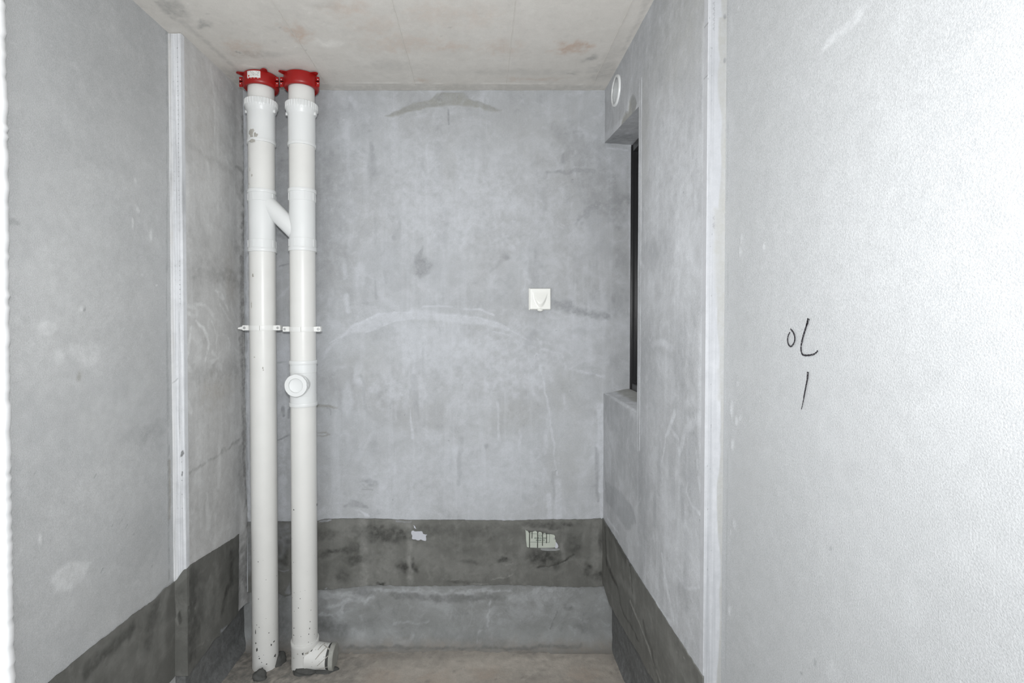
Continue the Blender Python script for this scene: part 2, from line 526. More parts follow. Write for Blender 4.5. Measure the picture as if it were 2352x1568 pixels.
# round damp marks
w.blob(G_, (970, 612), .040, .045, .62, .55, .012, .5)
w.line(G_, [(965, 600), (969, 565)], [.03, .005], .5, .7, .006)
w.blob(G_, (1159, 589), .020, .014, .6, .7, .008, .6)
w.line(G_, [(1155, 592), (1125, 625)], [.02, .01], .25, .9, .01)
w.line(G_, [(1228, 575), (1226, 655)], [.016, .022], .30, .8, .012, .8)
w.line(G_, [(1280, 700), (1310, 709), (1350, 719), (1395, 727)], [.035, .045, .022, .030], .55, .95, .016, .9)
for p, rx, ry, a in [((1400, 480), .07, .05, .40), ((1330, 350), .06, .05, .30), ((1375, 410), .05, .06, .30), ((1300, 300), .06, .03, .25), ((1420, 690), .03, .05, .3), ((1230, 610), .03, .07, .25), ((1390, 560), .05, .05, .25), ((900, 610), .10, .08, .18), ((1010, 640), .10, .06, .16)]:
    w.blob(G_, p, rx, ry, a, .95, .035, 1.0)
w.line(G_, [(1230, 762), (1216, 775), (1212, 790)], .03, .3, .9, .01, .8)
w.blob(G_, (1222, 700), .03, .05, .2, .9)
w.blob(G_, (1410, 685), .012, .02, .5)
w.blob(G_, (1340, 762), .04, .012, .22, .9)
# cracks and damp toward the window
w.line(G_, [(1255, 400), (1296, 398), (1325, 386), (1352, 389), (1386, 387)], [.012, .018, .026, .018, .012], .45, .95, .022, 1.1)
w.line(G_, [(1295, 352), (1293, 376)], [.012, .022], .5, .8, .008)
w.line(G_, [(1292, 305), (1335, 303)], .014, .4, .9, .01, .8)
w.line(G_, [(1350, 395), (1352, 330), (1375, 320)], .016, .35, .9, .015, .9)
w.line(G_, [(1325, 515), (1338, 492), (1360, 475), (1395, 466), (1440, 455)], [.020, .030, .036, .034, .045], .50, .95, .024, 1.1)
w.line(G_, [(1410, 410), (1408, 430), (1420, 520)], [.03, .035, .03], .4, .9, .02, .8)
w.blob(G_, (1425, 600), .03, .05, .35, .9, .02, .8)
w.blob(G_, (1412, 830), .025, .03, .3, .9, .02, .8)
w.line(R_, [(1395, 340), (1440, 345)], .008, .6, .6, .006)
w.line(R_, [(1446, 350), (1448, 880)], [.008, .006], .5, .7, .006, .9)
# left side smudges
w.line(G_, [(852, 330), (858, 395)], [.012, .035], .40, .9, .01, .8)
w.blob(G_, (905, 545), .012, .018, .4, .8)
w.line(G_, [(862, 500), (862, 560)], .010, .2, .9)
w.line(G_, [(862, 645), (864, 685)], .010, .35, .9, .006)
w.line(G_, [(880, 620), (890, 650)], .02, .3, .9, .01)
w.blob(G_, (905, 650), .06, .03, .2, .9, .03, .8)
w.blob(G_, (847, 298), .012, .008, .35)
w.blob(G_, (735, 433), .012, .007, .5)  # small rod beside the pipe and its shadow, painted as a dark dab
w.line(B_, [(728, 931), (755, 932), (774, 936)], [.012, .010, .006], .9, .5, .004)
w.line(G_, [(752, 936), (758, 938), (760, 952)], [.008, .007, .003], .55, .5, .004)
w.line(B_, [(728, 994), (748, 993), (757, 998), (740, 1002), (726, 1001)], .006, .9, .5, .003)
w.line(G_, [(828, 1106), (850, 1105), (862, 1111), (846, 1114)], [.010, .020, .024, .012], .5, .8, .006, .9)
w.line(G_, [(832, 1124), (856, 1125)], .005, .5, .5, .004)
w.line(G_, [(788, 1162), (810, 1156), (830, 1160), (846, 1167)], [.010, .028, .024, .008], .48, .8, .006, .9)
w.blob(G_, (857, 1025), .02, .03, .35, .9)
w.blob(G_, (1117, 1026), .008, .012, .5, .7)
w.line(G_, [(1371, 1030), (1371, 1090), (1373, 1150)], [.012, .018, .008], .42, .8, .008, .7)
w.line(R_, [(1381, 935), (1379, 1060), (1384, 1190)], [.035, .03, .02], .55, .4, .006, .4)
# lime arcs of the trowel
w.line(R_, [(757, 788), (790, 768), (812, 748), (845, 734), (868, 721), (905, 716)], [.004, .008, .012, .014, .010, .006], .75, .5, .006)
w.poly(R_, [(770, 775), (812, 748), (845, 732), (868, 719), (960, 712), (1060, 722), (1140, 738), (1200, 770), (1120, 748), (1000, 735), (930, 732), (888, 742), (865, 757), (838, 762), (800, 768)], .55, .008, .008)
w.line(R_, [(868, 721), (930, 716), (975, 721), (1010, 723), (1050, 724), (1100, 731), (1150, 744), (1185, 765), (1215, 782)], .0055, .75, .6, .006)
w.line(R_, [(970, 704), (1008, 702), (1038, 704)], .008, .75, .6, .004)
w.line(R_, [(1065, 709), (1105, 711), (1135, 724)], .008, .65, .6, .004)
w.line(R_, [(840, 762), (870, 754), (895, 740), (950, 730)], .007, .65, .6, .006)
w.line(R_, [(735, 830), (755, 800), (785, 773)], [.02, .012, .006], .5, .8, .008, .9)
w.line(R_, [(1130, 760), (1165, 768), (1200, 790), (1230, 800)], .006, .55, .7, .006)
w.line(R_, [(1232, 810), (1245, 860), (1258, 930), (1270, 1000), (1278, 1090)], [.012, .01, .006, .01, .006], .65, .6, .008, .9)
w.line(R_, [(1245, 800), (1290, 815), (1300, 845), (1330, 850), (1390, 868)], .010, .6, .8, .015, 1.0)
w.line(R_, [(1225, 770), (1250, 790), (1290, 790), (1320, 820)], .010, .5, .8, .02, 1.0)
w.blob(R_, (1240, 845), .07, .04, .5, .9, .03, 1.0)
for p, rx, ry, a in [((822, 860), .020, .055, .75), ((798, 915), .022, .075, .6), ((882, 850), .032, .06, .55), ((932, 830), .025, .065, .5), ((858, 895), .03, .02, .5), ((905, 895), .04, .05, .5), ((968, 905), .02, .06, .4), ((1050, 930), .04, .08, .3), ((1125, 960), .012, .07, .35)]:
    w.blob(R_, p, rx, ry, a, .5, .012, .6)
for pts, ww, a in [([(1143, 925), (1146, 970), (1147, 1012)], [.012, .008, .014], .65), ([(942, 940), (948, 1005)], [.004, .012], .55), ([(1195, 985), (1193, 1030)], .012, .45), ([(1282, 1105), (1282, 1190)], .028, .6), ([(1258, 1140), (1262, 1188)], .022, .5), ([(1262, 950), (1250, 1040)], .02, .35), ([(1070, 1030), (1062, 1080)], .02, .35), ([(800, 1000), (798, 1060)], .02, .25), ([(880, 1120), (882, 1185)], .05, .35), ([(980, 340), (983, 410)], .010, .55), ([(952, 390), (950, 420)], .012, .4), ([(792, 610), (792, 638)], .018, .6), ([(795, 680), (797, 714)], .020, .75), ([(806, 226), (816, 240)], .02, .5), ([(826, 615), (826, 650)], .045, .4), ([(808, 540), (800, 580)], .02, .35), ([(1296, 905), (1298, 925)], .014, .9), ([(800, 395), (835, 390)], .02, .3)]:
    w.line(R_, pts, ww, a, .6, .008, .7)
w.poly(R_, [(828, 1174), (845, 1180), (850, 1187), (838, 1187)], .9, .003, .004, .2)
# faint hand-trowel combing
for k in range(26):
    x0 = random.uniform(760, 1340); y0 = random.uniform(780, 1150)
    w.line(R_ if random.random() < .6 else G_, [(x0, y0), (x0 + random.uniform(-5, 8), y0 + random.uniform(30, 110))], random.uniform(.006, .02), random.uniform(.12, .3), .8, .008, .9)
for k in range(18):
    x0 = random.uniform(760, 1340); y0 = random.uniform(250, 650)
    w.line(R_ if random.random() < .6 else G_, [(x0, y0), (x0 + random.uniform(-10, 10), y0 + random.uniform(30, 90))], random.uniform(.01, .03), random.uniform(.10, .24), .9, .01, .9)
for k in range(60):
    w.blob(G_ if random.random() < .7 else R_, (random.uniform(730, 1385), random.uniform(220, 1185)), random.uniform(.001, .003), None, random.uniform(.4, .9), .5, .001, .2)
# between the pipes
for pts, ww, a, c in [([(650, 800), (648, 1000), (648, 1190)], .035, .55, R_), ([(655, 760), (652, 790)], .03, .35, R_), ([(638, 1010), (665, 998)], .007, .7, G_), ([(650, 935), (651, 955)], .012, .6, G_), ([(663, 940), (664, 960)], .01, .6, G_), ([(638, 685), (662, 660)], .015, .3, R_), ([(642, 612), (662, 605)], .006, .6, G_), ([(638, 535), (660, 540)], .04, .45, G_), ([(645, 370), (660, 366)], .01, .5, G_), ([(640, 390), (650, 395)], .008, .6, G_), ([(638, 832), (656, 830)], .006, .4, G_)]:
    w.line(c, pts, ww, a, .6, .006, .8)
w.line(R_, [(562, 230), (566, 500), (568, 900), (572, 1200)], [.01, .012, .008, .012], .5, .7, .01, 1.0, .003)
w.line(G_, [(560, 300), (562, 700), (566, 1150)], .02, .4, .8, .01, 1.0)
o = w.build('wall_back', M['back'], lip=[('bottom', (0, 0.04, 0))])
struct(o, 'grey cement rendered end wall behind the two white pipes', 'wall')

# ================================================================== RIGHT WALL beyond the corner strip (with window opening and sleeve hole)
cv_r = lambda px, py: on_x(px, py, XR)
SL_Y, SL_Z, SL_R = 1.985, 2.368, 0.0600
rb = [cv_r(*p) for p in [(1389, 1345), (1400, 1380), (1421, 1420), (1446, 1462), (1470, 1500), (1490, 1540), (1508, 1568)]]
right_bot = interp([p[0] for p in rb] + [1.2], [p[1] for p in rb] + [0.34])
rtop_pts = [cv_r(*p) for p in [(1390, 1197), (1440, 1279), (1500, 1373), (1560, 1467), (1600, 1528), (1624, 1566)]]
right_top = interp([p[0] for p in rtop_pts], [p[1] for p in rtop_pts])


def lintel_dip(S):
    return .010 + .042 * np.clip((D - S) / (D - WIN_Y0), 0, 1)


def place_right(S, V, h):
    zb = right_bot(S) + jag(S, 15, 0.004)
    v0 = 0.20
    lowt = np.clip((V - v0) / 0.25, 0, 1)
    Z = np.where(V < v0 + 0.25, zb + (v0 + 0.25 - zb) * lowt, V)
    near = np.clip((D - S) / (D - WIN_Y0), 0, 1)
    Z = Z - lintel_dip(S) * sstep(WIN_Y0 - .04, WIN_Y0, S) * sstep(.13, .0, np.abs(V - WIN_Z1))
    return XR - h, S, Z


w = Sheet(YR, D + 0.03, 0.20, ZC + 0.01, 0.0045, place_right, cv_r, 31)
w.uneven(0.002, 2.4, 0.0004)
w.h *= sstep(YR, YR + 0.05, w.S)
for p, rx, ry, a in [((1520, 450), .16, .25, .35), ((1570, 520), .08, .2, .45), ((1500, 980), .08, .2, .25), ((1540, 1250), .05, .2, .35), ((1430, 1150), .08, .1, .25), ((1410, 1000), .05, .08, .25)]:
    w.blob(R_, p, rx, ry, a, .95, .05, .7)
for p, rx, ry, a in [((1505, 575), .10, .04, .35), ((1490, 850), .09, .12, .35), ((1435, 1020), .12, .1, .25), ((1590, 1080), .04, .12, .25), ((1500, 60), .2, .12, .25), ((1478, 1120), .05, .2, .3), ((1560, 820), .05, .1, .25), ((1440, 100), .10, .1, .25)]:
    w.blob(G_, p, rx, ry, a, .95, .04, .8)
w.blob(B_, (1560, 60), .2, .15, .4, .9, .05)
w.blob(B_, (1480, 300), .05, .2, .35, .9, .04)
# plaster patches and runs
for pts, ww, a in [([(1500, 790), (1520, 785), (1545, 800)], .02, .6), ([(1512, 830), (1540, 850)], .05, .5), ([(1575, 745), (1583, 770), (1590, 785)], .006, .6), ([(1550, 950), (1530, 1000), (1520, 1060)], [.02, .012, .008], .7), ([(1537, 980), (1558, 1010)], .012, .7), ([(1610, 960), (1575, 985), (1560, 1040)], [.03, .02, .015], .5), ([(1600, 1040), (1603, 1075)], .008, .7), ([(1580, 1110), (1577, 1130), (1590, 1160), (1618, 1185)], .006, .8), ([(1605, 1100), (1618, 1180)], .015, .6), ([(1500, 1370), (1530, 1420), (1545, 1430)], [.008, .012, .006], .6), ([(1520, 1270), (1530, 1340), (1545, 1420)], [.010, .02, .03], .6), ([(1548, 1310), (1570, 1340), (1575, 1350), (1600, 1350), (1610, 1345)], .008, .5), ([(1420, 1300), (1425, 1330)], .02, .3), ([(1395, 1190), (1420, 1225)], .010, .6), ([(1522, 200), (1524, 220)], .006, .6), ([(1515, 305), (1530, 290)], .012, .5), ([(1585, 330), (1590, 380)], .006, .5), ([(1470, 930), (1474, 990)], .02, .35), ([(1572, 1180), (1565, 1320)], .05, .35), ([(1590, 1010), (1600, 1250)], .03, .25)]:
    w.line(R_, pts, ww, a, .6, .006, .7)
w.poly(R_, [(1560, 1180), (1600, 1190), (1612, 1340), (1590, 1350), (1560, 1330), (1545, 1240)], .4, .012, .012, .6)
w.poly(G_, [(1390, 1108), (1420, 1125), (1455, 1165), (1462, 1200), (1440, 1215), (1420, 1190), (1392, 1150)], .4, .008, .012, .5)
w.poly(G_, [(1392, 905), (1430, 930), (1455, 955), (1452, 1010), (1400, 985), (1390, 940)], .28, .01, .01, .5)
for k in range(20):
    y0 = random.uniform(950, 1300); x0 = random.uniform(1480, 1610)
    w.line(R_ if k % 2 else G_, [(x0, y0), (x0 + random.uniform(-3, 6), y0 + random.uniform(40, 140))], random.uniform(.01, .03), random.uniform(.15, .35), .8, .008, .8)
# scraped groove above the lintel
w.poly(B_, [(1451, 200), (1458, 199), (1461, 208), (1457, 226), (1444, 246), (1436, 262), (1424, 272), (1428, 255), (1434, 241), (1442, 233), (1444, 215)], 1.0, .004, .004, .3, -.004)
w.poly(G_, [(1451, 200), (1458, 199), (1461, 208), (1457, 222), (1450, 235), (1447, 222), (1446, 210)], .5, .004, .004, .3)
w.line(R_, [(1388, 312), (1420, 275), (1463, 222)], .03, .5, .5, .006)
w.line(R_, [(1616, 60), (1615, 800), (1614, 1400)], [.02, .014, .018], .5, .5, .004, .4)
for k in range(30):
    w.blob(G_ if k % 2 else R_, (random.uniform(1470, 1610), random.uniform(20, 1350)), random.uniform(.001, .0025), None, .7, .5, .001, .2)


def hole_r(s, v):
    win = (s > WIN_Y0) & (v > WIN_Z0) & (v < WIN_Z1)
    return win | (np.hypot(s - SL_Y, v - SL_Z) < SL_R - 0.010)


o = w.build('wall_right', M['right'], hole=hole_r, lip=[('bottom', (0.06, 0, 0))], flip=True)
struct(o, 'grey rendered side wall with the window opening', 'wall')
wall_right = o

# ================================================================== RIGHT WALL in front of the corner strip
cv_rf = lambda px, py: on_x(px, py, XRF)
w = Sheet(0.22, YR + 0.002, -0.02, ZC + 0.01, 0.006, lambda S, V, h: (XRF - h, S, V), cv_rf, 51)
w.uneven(0.0015, 2.0, 0.0002)
w.poly(R_, [(1888, 115), (1905, 85), (1940, 55), (1965, 25), (1992, 12), (1980, 40), (1955, 65), (1925, 85), (1905, 105)], .6, .006, .006, .5)
w.poly(A_, [(1888, 115), (1905, 85), (1940, 55), (1965, 25), (1992, 12), (1980, 40), (1955, 65), (1925, 85), (1905, 105)], .9, .006, .006, .2)
for p, rx, ry in [((1703, 547), .004, .009), ((1701, 576), .005, .010), ((1755, 566), .004, .007), ((1694, 880), .004, .006), ((1691, 968), .006, .010), ((1699, 962), .003, .004), ((1722, 963), .003, .004), ((1681, 1022), .006, .012), ((1680, 940), .005, .02), ((1686, 1202), .004, .008), ((1678, 1220), .003, .006), ((1697, 16), .003, .006), ((1675, 1400), .006, .012)]:
    w.blob(R_, p, rx, ry, 1.0, .4, .003, .1, relief=.0012)
    w.blob(A_, p, rx, ry, 1.0, .4, .003, .1)
w.poly(R_, [(1910, 1515), (1935, 1560), (1900, 1567), (1895, 1540)], .55, .006, .006, .5)
w.poly(R_, [(2230, 245), (2320, 195), (2300, 225), (2250, 240)], .35, .01, .01, .5)
w.line(G_, [(1671, 0), (1671, 300), (1672, 700), (1670, 1100), (1668, 1560)], [.003, .004, .003, .004, .004], .4, .6, .003, .9)
w.line(R_, [(1679, 40), (1681, 75)], .008, .5, .5, .003)
for p in [(1668, 140), (1906, 1258), (1870, 1520), (1730, 1525), (1840, 1545)]:
    w.blob(G_, p, .003, .004, .9, .5, .002)
o = w.build('wall_right_front', M['sandy'], flip=True)
struct(o, 'sandy pale grey near wall with black marker writing', 'wall')
wall_rf = o

# marker strokes on that wall
def ribbon(name, pts3, widths, nrm, mat, parent, thick=0.0006):
    bm = bmesh.new()
    n = Vector(nrm)
    rows = []
    for i, p in enumerate(pts3):
        p = Vector(p)
        a = Vector(pts3[max(0, i - 1)]); b = Vector(pts3[min(len(pts3) - 1, i + 1)])
        tdir = (b - a).normalized()
        sd = n.cross(tdir).normalized() * widths[i] * 0.5
        rows.append([bm.verts.new(p + sd), bm.verts.new(p + sd * 0.9 + n * thick), bm.verts.new(p - sd * 0.9 + n * thick), bm.verts.new(p - sd)])
    for r0, r1 in zip(rows[:-1], rows[1:]):
        for k in range(3):
            bm.faces.new((r0[k], r0[k + 1], r1[k + 1], r1[k]))
    bm.faces.new(rows[0]); bm.faces.new(rows[-1][::-1])
    bmesh.ops.recalc_face_normals(bm, faces=bm.faces)
    me = bpy.data.meshes.new(name); bm.to_mesh(me); bm.free()
    return link(name, me, mat, parent)


def resample(pts, n):
    P = [Vector(p) for p in pts]
    out = []
    m = len(P) - 1
    for i in range(n):
        t = i / (n - 1) * m
        k = min(int(t), m - 1); f = t - k
        p0 = P[max(0, k - 1)]; p1 = P[k]; p2 = P[k + 1]; p3 = P[min(m, k + 2)]
        out.append(0.5 * ((2 * p1) + (-p0 + p2) * f + (2 * p0 - 5 * p1 + 4 * p2 - p3) * f * f + (-p0 + 3 * p1 - 3 * p2 + p3) * f ** 3))
    return out


def wall_stroke(px_pts, w0, w1, n=40):
    pts = []
    for q in px_pts:
        y, z = on_x(q[0], q[1], XRF)
        pts.append((XRF - 0.0026, y, z))
    P = resample(pts, n)
    ws = [(w0 + (w1 - w0) * i / (n - 1)) * random.uniform(.75, 1.2) for i in range(n)]
    return ribbon('marker_stroke', P, ws, (-1, 0, 0), M['marker'], wall_rf)


zf = lambda x, y: (1780 + x / 6.536, 710 + y / 6.533)
s_ = [wall_stroke([zf(*p) for p in [(255, 295), (300, 350), (322, 430), (305, 510), (262, 555), (225, 525), (212, 460), (222, 395), (246, 345)]], .0032, .0026, 60),
      wall_stroke([zf(*p) for p in [(522, 140), (500, 230), (470, 330), (440, 430), (415, 560), (420, 640), (450, 685), (540, 688), (600, 675), (640, 650), (668, 620)]], .0040, .0024, 80),
      wall_stroke([zf(*p) for p in [(527, 140), (516, 185), (500, 240)]], .0062, .0030, 14),
      wall_stroke([zf(*p) for p in [(518, 940), (510, 1040), (490, 1150), (465, 1280), (440, 1420), (420, 1500)]], .0046, .0010, 60)]

# ================================================================== LEFT WALLS
cv_lf = lambda px, py: on_x(px, py, XLF)
cv_l = lambda px, py: on_x(px, py, XL)
w = Sheet(1.118, YL + 0.002, -0.02, ZC + 0.01, 0.005, lambda S, V, h: (XLF + h, S, V), cv_lf, 71)
w.uneven(0.0022, 2.2, 0.0002)
for p, rx, ry, a in [((250, 1100), .15, .2, .25), ((120, 650), .25, .25, .3), ((300, 420), .15, .2, .2), ((80, 350), .05, .3, .15)]:
    w.blob(R_, p, rx, ry, a, .95, .05, .5)
for p, rx, ry, a in [((250, 120), .3, .2, .3), ((350, 985), .1, .03, .5), ((30, 240), .1, .25, .2), ((330, 1250), .1, .12, .25), ((210, 350), .2, .04, .2)]:
    w.blob(G_, p, rx, ry, a, .95, .05, .6)
for pl in [[(160, 788), (200, 791), (228, 790), (232, 803), (226, 832), (212, 842), (196, 846), (178, 828), (160, 812)], [(126, 810), (140, 802), (150, 815), (147, 835), (130, 838), (124, 826)], [(118, 1325), (150, 1295), (180, 1283), (208, 1292), (190, 1330), (165, 1355), (128, 1360)]]:
    w.poly(R_, pl, .62, .010, .008, .25); w.poly(A_, pl, 1.0, .010, .008, .1)
for p, rx, ry in [((311, 414), .006, .010), ((318, 482), .010, .010), ((347, 540), .008, .02), ((305, 512), .005, .02), ((327, 631), .008, .003), ((360, 655), .004, .004), ((187, 708), .010, .008), ((108, 755), .03, .02), ((92, 1240), .004, .014)]:
    w.blob(R_, p, rx, ry, .8, .4, .003, .1, relief=.0008); w.blob(A_, p, rx, ry, .9, .4)
w.line(G_, [(193, 712), (193, 706)], .006, .9, .5, .002)
w.line(G_, [(12, 503), (30, 505), (42, 510)], [.02, .016, .008], .65, .7, .006)
w.blob(B_, (182, 862), .008, .008, .8)
for p in [(78, 1090), (255, 1210), (275, 1201), (287, 1213), (304, 1230), (232, 1312), (217, 1095), (344, 1212), (348, 1302)]:
    w.line(G_, [p, (p[0] + 5, p[1] - 7)], .003, .8, .5, .001)
w.line(G_, [(382, 45), (384, 300), (383, 700), (386, 1000), (389, 1330)], [.012, .006, .006, .012, .008], .6, .6, .004, 1.0)
w.line(B_, [(388, 1060), (390, 1130), (388, 1190)], .014, .8, .5, .004)
for k in range(10):
    yy = 190 + k * 16
    w.line(G_, [(15, yy + 60), (80, yy + 25), (150, yy + 15), (220, yy + 30)], .006, .16, .9, .006, .8)
o = w.build('wall_left_front', M['sandy_l'])
struct(o, 'sandy grey near wall with pale filler patches', 'wall')

lb = [cv_l(*p) for p in [(432, 1545), (448, 1525), (490, 1468), (505, 1455), (530, 1425), (552, 1398), (562, 1385), (573, 1381)]]
left_bot = interp([p[0] for p in lb] + [1.70], [p[1] for p in lb] + [lb[0][1]])
lt = [cv_l(*p) for p in [(425, 1311), (436, 1297), (480, 1270), (515, 1248), (540, 1233)]]
left_top = interp([p[0] for p in lt], [p[1] for p in lt])


def place_left(S, V, h):
    zb = left_bot(S) + jag(S, 25, 0.004)
    v0 = 0.15
    lowt = np.clip((V - v0) / 0.25, 0, 1)
    Z = np.where(V < v0 + 0.25, zb + (v0 + 0.25 - zb) * lowt, V)
    return XL + h, S, Z


w = Sheet(YL, D + 0.03, 0.15, ZC + 0.01, 0.0042, place_left, cv_l, 91)
w.uneven(0.0025, 2.6, 0.0005)
w.h *= sstep(YL, YL + 0.04, w.S)
w.h += 0.010 * sstep(D - 0.06, D, w.S) * (0.6 + 0.6 * fbm(w.S * 0 + 1, w.V, 4, 7, 2))
for pts, ww, a in [([(430, 700), (448, 705), (452, 725), (428, 718)], .014, .5), ([(448, 700), (470, 700), (485, 715), (490, 722)], .014, .5), ([(450, 735), (470, 760), (480, 790), (472, 825)], [.008, .014, .016, .012], .75), ([(440, 750), (432, 800), (428, 830)], [.010, .018, .008], .6), ([(486, 735), (498, 770), (495, 810)], .008, .6), ([(495, 670), (515, 690), (525, 715)], [.008, .025, .010], .6), ([(487, 810), (500, 825), (485, 832)], .016, .6), ([(520, 770), (530, 790), (525, 810)], .012, .5), ([(540, 800), (552, 815)], .01, .5), ([(443, 760), (458, 790), (455, 820)], .04, .30), ([(430, 840), (436, 850)], .02, .5), ([(432, 920), (440, 945)], .02, .4), ([(484, 150), (492, 220), (494, 300), (492, 340)], [.008, .016, .008, .006], .5), ([(460, 335), (470, 355)], .007, .5), ([(540, 390), (538, 460)], .005, .5), ([(505, 700), (545, 760), (550, 800)], .008, .4), ([(476, 1130), (480, 1210)], [.008, .03], .5), ([(505, 1000), (502, 1120)], .02, .35), ([(520, 180), (532, 196)], .008, .5), ([(534, 200), (532, 204)], .006, .5), ([(420, 1080), (425, 1300)], [.02, .05], .3), ([(430, 380), (430, 640)], .02, .25), ([(535, 545), (535, 640)], .004, .5)]:
    w.line(R_, pts, ww, a, .6, .010, .9)
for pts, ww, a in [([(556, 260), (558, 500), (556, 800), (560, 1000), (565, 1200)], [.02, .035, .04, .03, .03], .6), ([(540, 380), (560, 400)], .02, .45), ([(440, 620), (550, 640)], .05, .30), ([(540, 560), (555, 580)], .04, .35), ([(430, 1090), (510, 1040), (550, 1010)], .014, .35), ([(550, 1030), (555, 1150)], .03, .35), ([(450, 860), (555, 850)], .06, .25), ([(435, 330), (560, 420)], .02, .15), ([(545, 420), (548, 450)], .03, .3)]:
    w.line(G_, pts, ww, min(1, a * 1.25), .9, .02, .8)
for p, rx, ry, a in [((480, 1150), .12, .15, .22), ((470, 620), .12, .05, .25), ((540, 320), .05, .15, .25)]:
    w.blob(G_, p, rx, ry, a, .95, .05, .8)
for p, rx, ry, a in [((500, 900), .1, .05, .5), ((530, 640), .04, .1, .5), ((460, 250), .1, .2, .3)]:
    w.blob(B_, p, rx, ry, a, .95, .04, .6)
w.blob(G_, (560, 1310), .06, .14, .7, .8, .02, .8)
w.line(R_, [(560, 540), (558, 800), (561, 960), (566, 1180)], [.006, .010, .012, .008], .7, .6, .008, 1.2, .002)
# broken plaster edge under the ceiling
w.line(G_, [(425, 58), (445, 75), (460, 88), (480, 105)], [.006, .012, .016, .006], .8, .6, .006, .9)
w.line(R_, [(450, 82), (462, 95), (500, 122), (540, 158)], [.008, .012, .006, .012], .6, .6, .006, 1.0)
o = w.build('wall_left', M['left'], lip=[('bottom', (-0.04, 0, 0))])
struct(o, 'dull grey rendered side wall beside the pipes with lime veins', 'wall')

# ================================================================== corner strips (putty over perforated beads)
cv_t1 = lambda px, py: on_y(px, py, YL)
w = Sheet(XLF - 0.001, XL + 0.0005, 0.40, ZC - 0.004, 0.0016, lambda S, V, h: (S, YL - h, V), cv_t1, 111)
w.h += 0.0016 * sstep(XL - 0.016, XL - 0.008, w.S)
w.h += 0.0012 * fbm(w.S * 30, w.V * 0.6, 8, 4, 2) * 0.5
ridge = np.abs(((w.S - XLF) * 1000) % 9 - 4.5)
w.h += 0.0006 * sstep(2.5, 4, ridge)
w.ch[0] += np.clip(0.55 * sstep(0.1, 0.5, fbm(w.S, w.V, 160, 3, 2, 0.02)), 0, 1)
w.ch[1] += np.clip(0.50 * sstep(0.25, 0.8, fbm(w.S, w.V, 190, 8, 2, 0.02)), 0, 1)
w.ch[2] += 0.5 * sstep(XLF + 0.018, XLF + 0.004, w.S) * (0.4 + 0.6 * sstep(-0.2, 0.4, fbm(w.S, w.V, 6, 21, 2)))
z = 0.62
while z < ZC - 0.05:
    px_ = XL - 0.0125
    if (z > 1.85 and random.random() < .85) or (1.50 < z < 1.66) or (.75 < z < .95 and random.random() < .4):
        for cx, am in ((px_, random.uniform(.45, .75)), (px_ - .016, .3 if random.random() < .2 else 0)):
            m_ = np.hypot(w.S - cx, w.V - z) < .0019
            w.ch[1][m_] = np.maximum(w.ch[1][m_], am); w.h[m_] -= .0005
    z += 0.0165
w.poly(G_, [(414, 1050), (416, 1038), (421, 1033), (424, 1040), (420, 1047)], 1.0, .002, .002, .1)
w.line(G_, [(419, 1083), (418, 1092)], .005, .8, .4, .002)
w.line(G_, [(396, 878), (403, 874), (408, 870)], .005, .4, .5, .003)
o = w.build('trim_1', M['putty_l'], lip=[('right', (0, 0.02, 0)), ('top', (0, 0.01, 0))])
struct(o, 'streaky pale putty strip over a perforated corner bead', 'corner bead')

cv_t2 = lambda px, py: on_y(px, py, YR)
w = Sheet(XR - 0.0005, XRF + 0.001, 0.30, ZC, 0.0018, lambda S, V, h: (S, YR - h, V), cv_t2, 131)
w.h += 0.0012 * sstep(XR + 0.016, XR + 0.006, w.S)
ridge = np.abs(((w.S - XR) * 1000) % 7 - 3.5)
w.h += 0.0004 * sstep(1.8, 3, ridge) * (w.S < XR + 0.014)
w.ch[0] += np.clip(0.6 * sstep(-0.1, 0.4, fbm(w.S, w.V, 150, 3, 2, 0.02)), 0, 1)
edge = XR + 0.034 + 0.009 * fbm(w.S * 0 + .3, w.V, 9, 17, 3) + 0.006 * fbm(w.S * 0 + .3, w.V, 1.7, 19, 1)
over = sstep(0.0, 0.004, w.S - edge)
w.ch[2] += 0.75 * over
w.ch[1] += 0.07 * sstep(XR + 0.008, XR + 0.005, w.S)
w.ch[1][:, 0:2] = 0; w.ch[0][:, 0:2] = 1
w.poly(B_, [(1652, 40), (1668, 40), (1668, 135), (1655, 140), (1650, 110)], .9, .003, .003, .3)
w.poly(B_, [(1642, 480), (1666, 480), (1666, 640), (1648, 700), (1640, 580)], .7, .008, .004, .4)
w.poly(B_, [(1648, 850), (1664, 830), (1664, 930), (1650, 920)], .5, .006, .004, .4)
for py in [8, 20, 32, 44, 56, 66, 500, 515, 1000 - 480]:
    w.line(G_, [(1641, py - 3), (1638, py), (1641, py + 4)], .0022, .55, .4, .0005, .1)
for p in [(1665, 38), (1665, 138), (1667, 495)]:
    w.blob(G_, p, .003, .006, .8, .5, .002)
for k in range(24):
    w.blob(G_, (random.uniform(1624, 1636), random.uniform(10, 1540)), .001, .0015, .8, .5, .0005)
o = w.build('trim_2', M['putty'], lip=[('left', (0, 0.02, 0))])
struct(o, 'bright white putty strip beside the sandy near wall', 'corner bead')

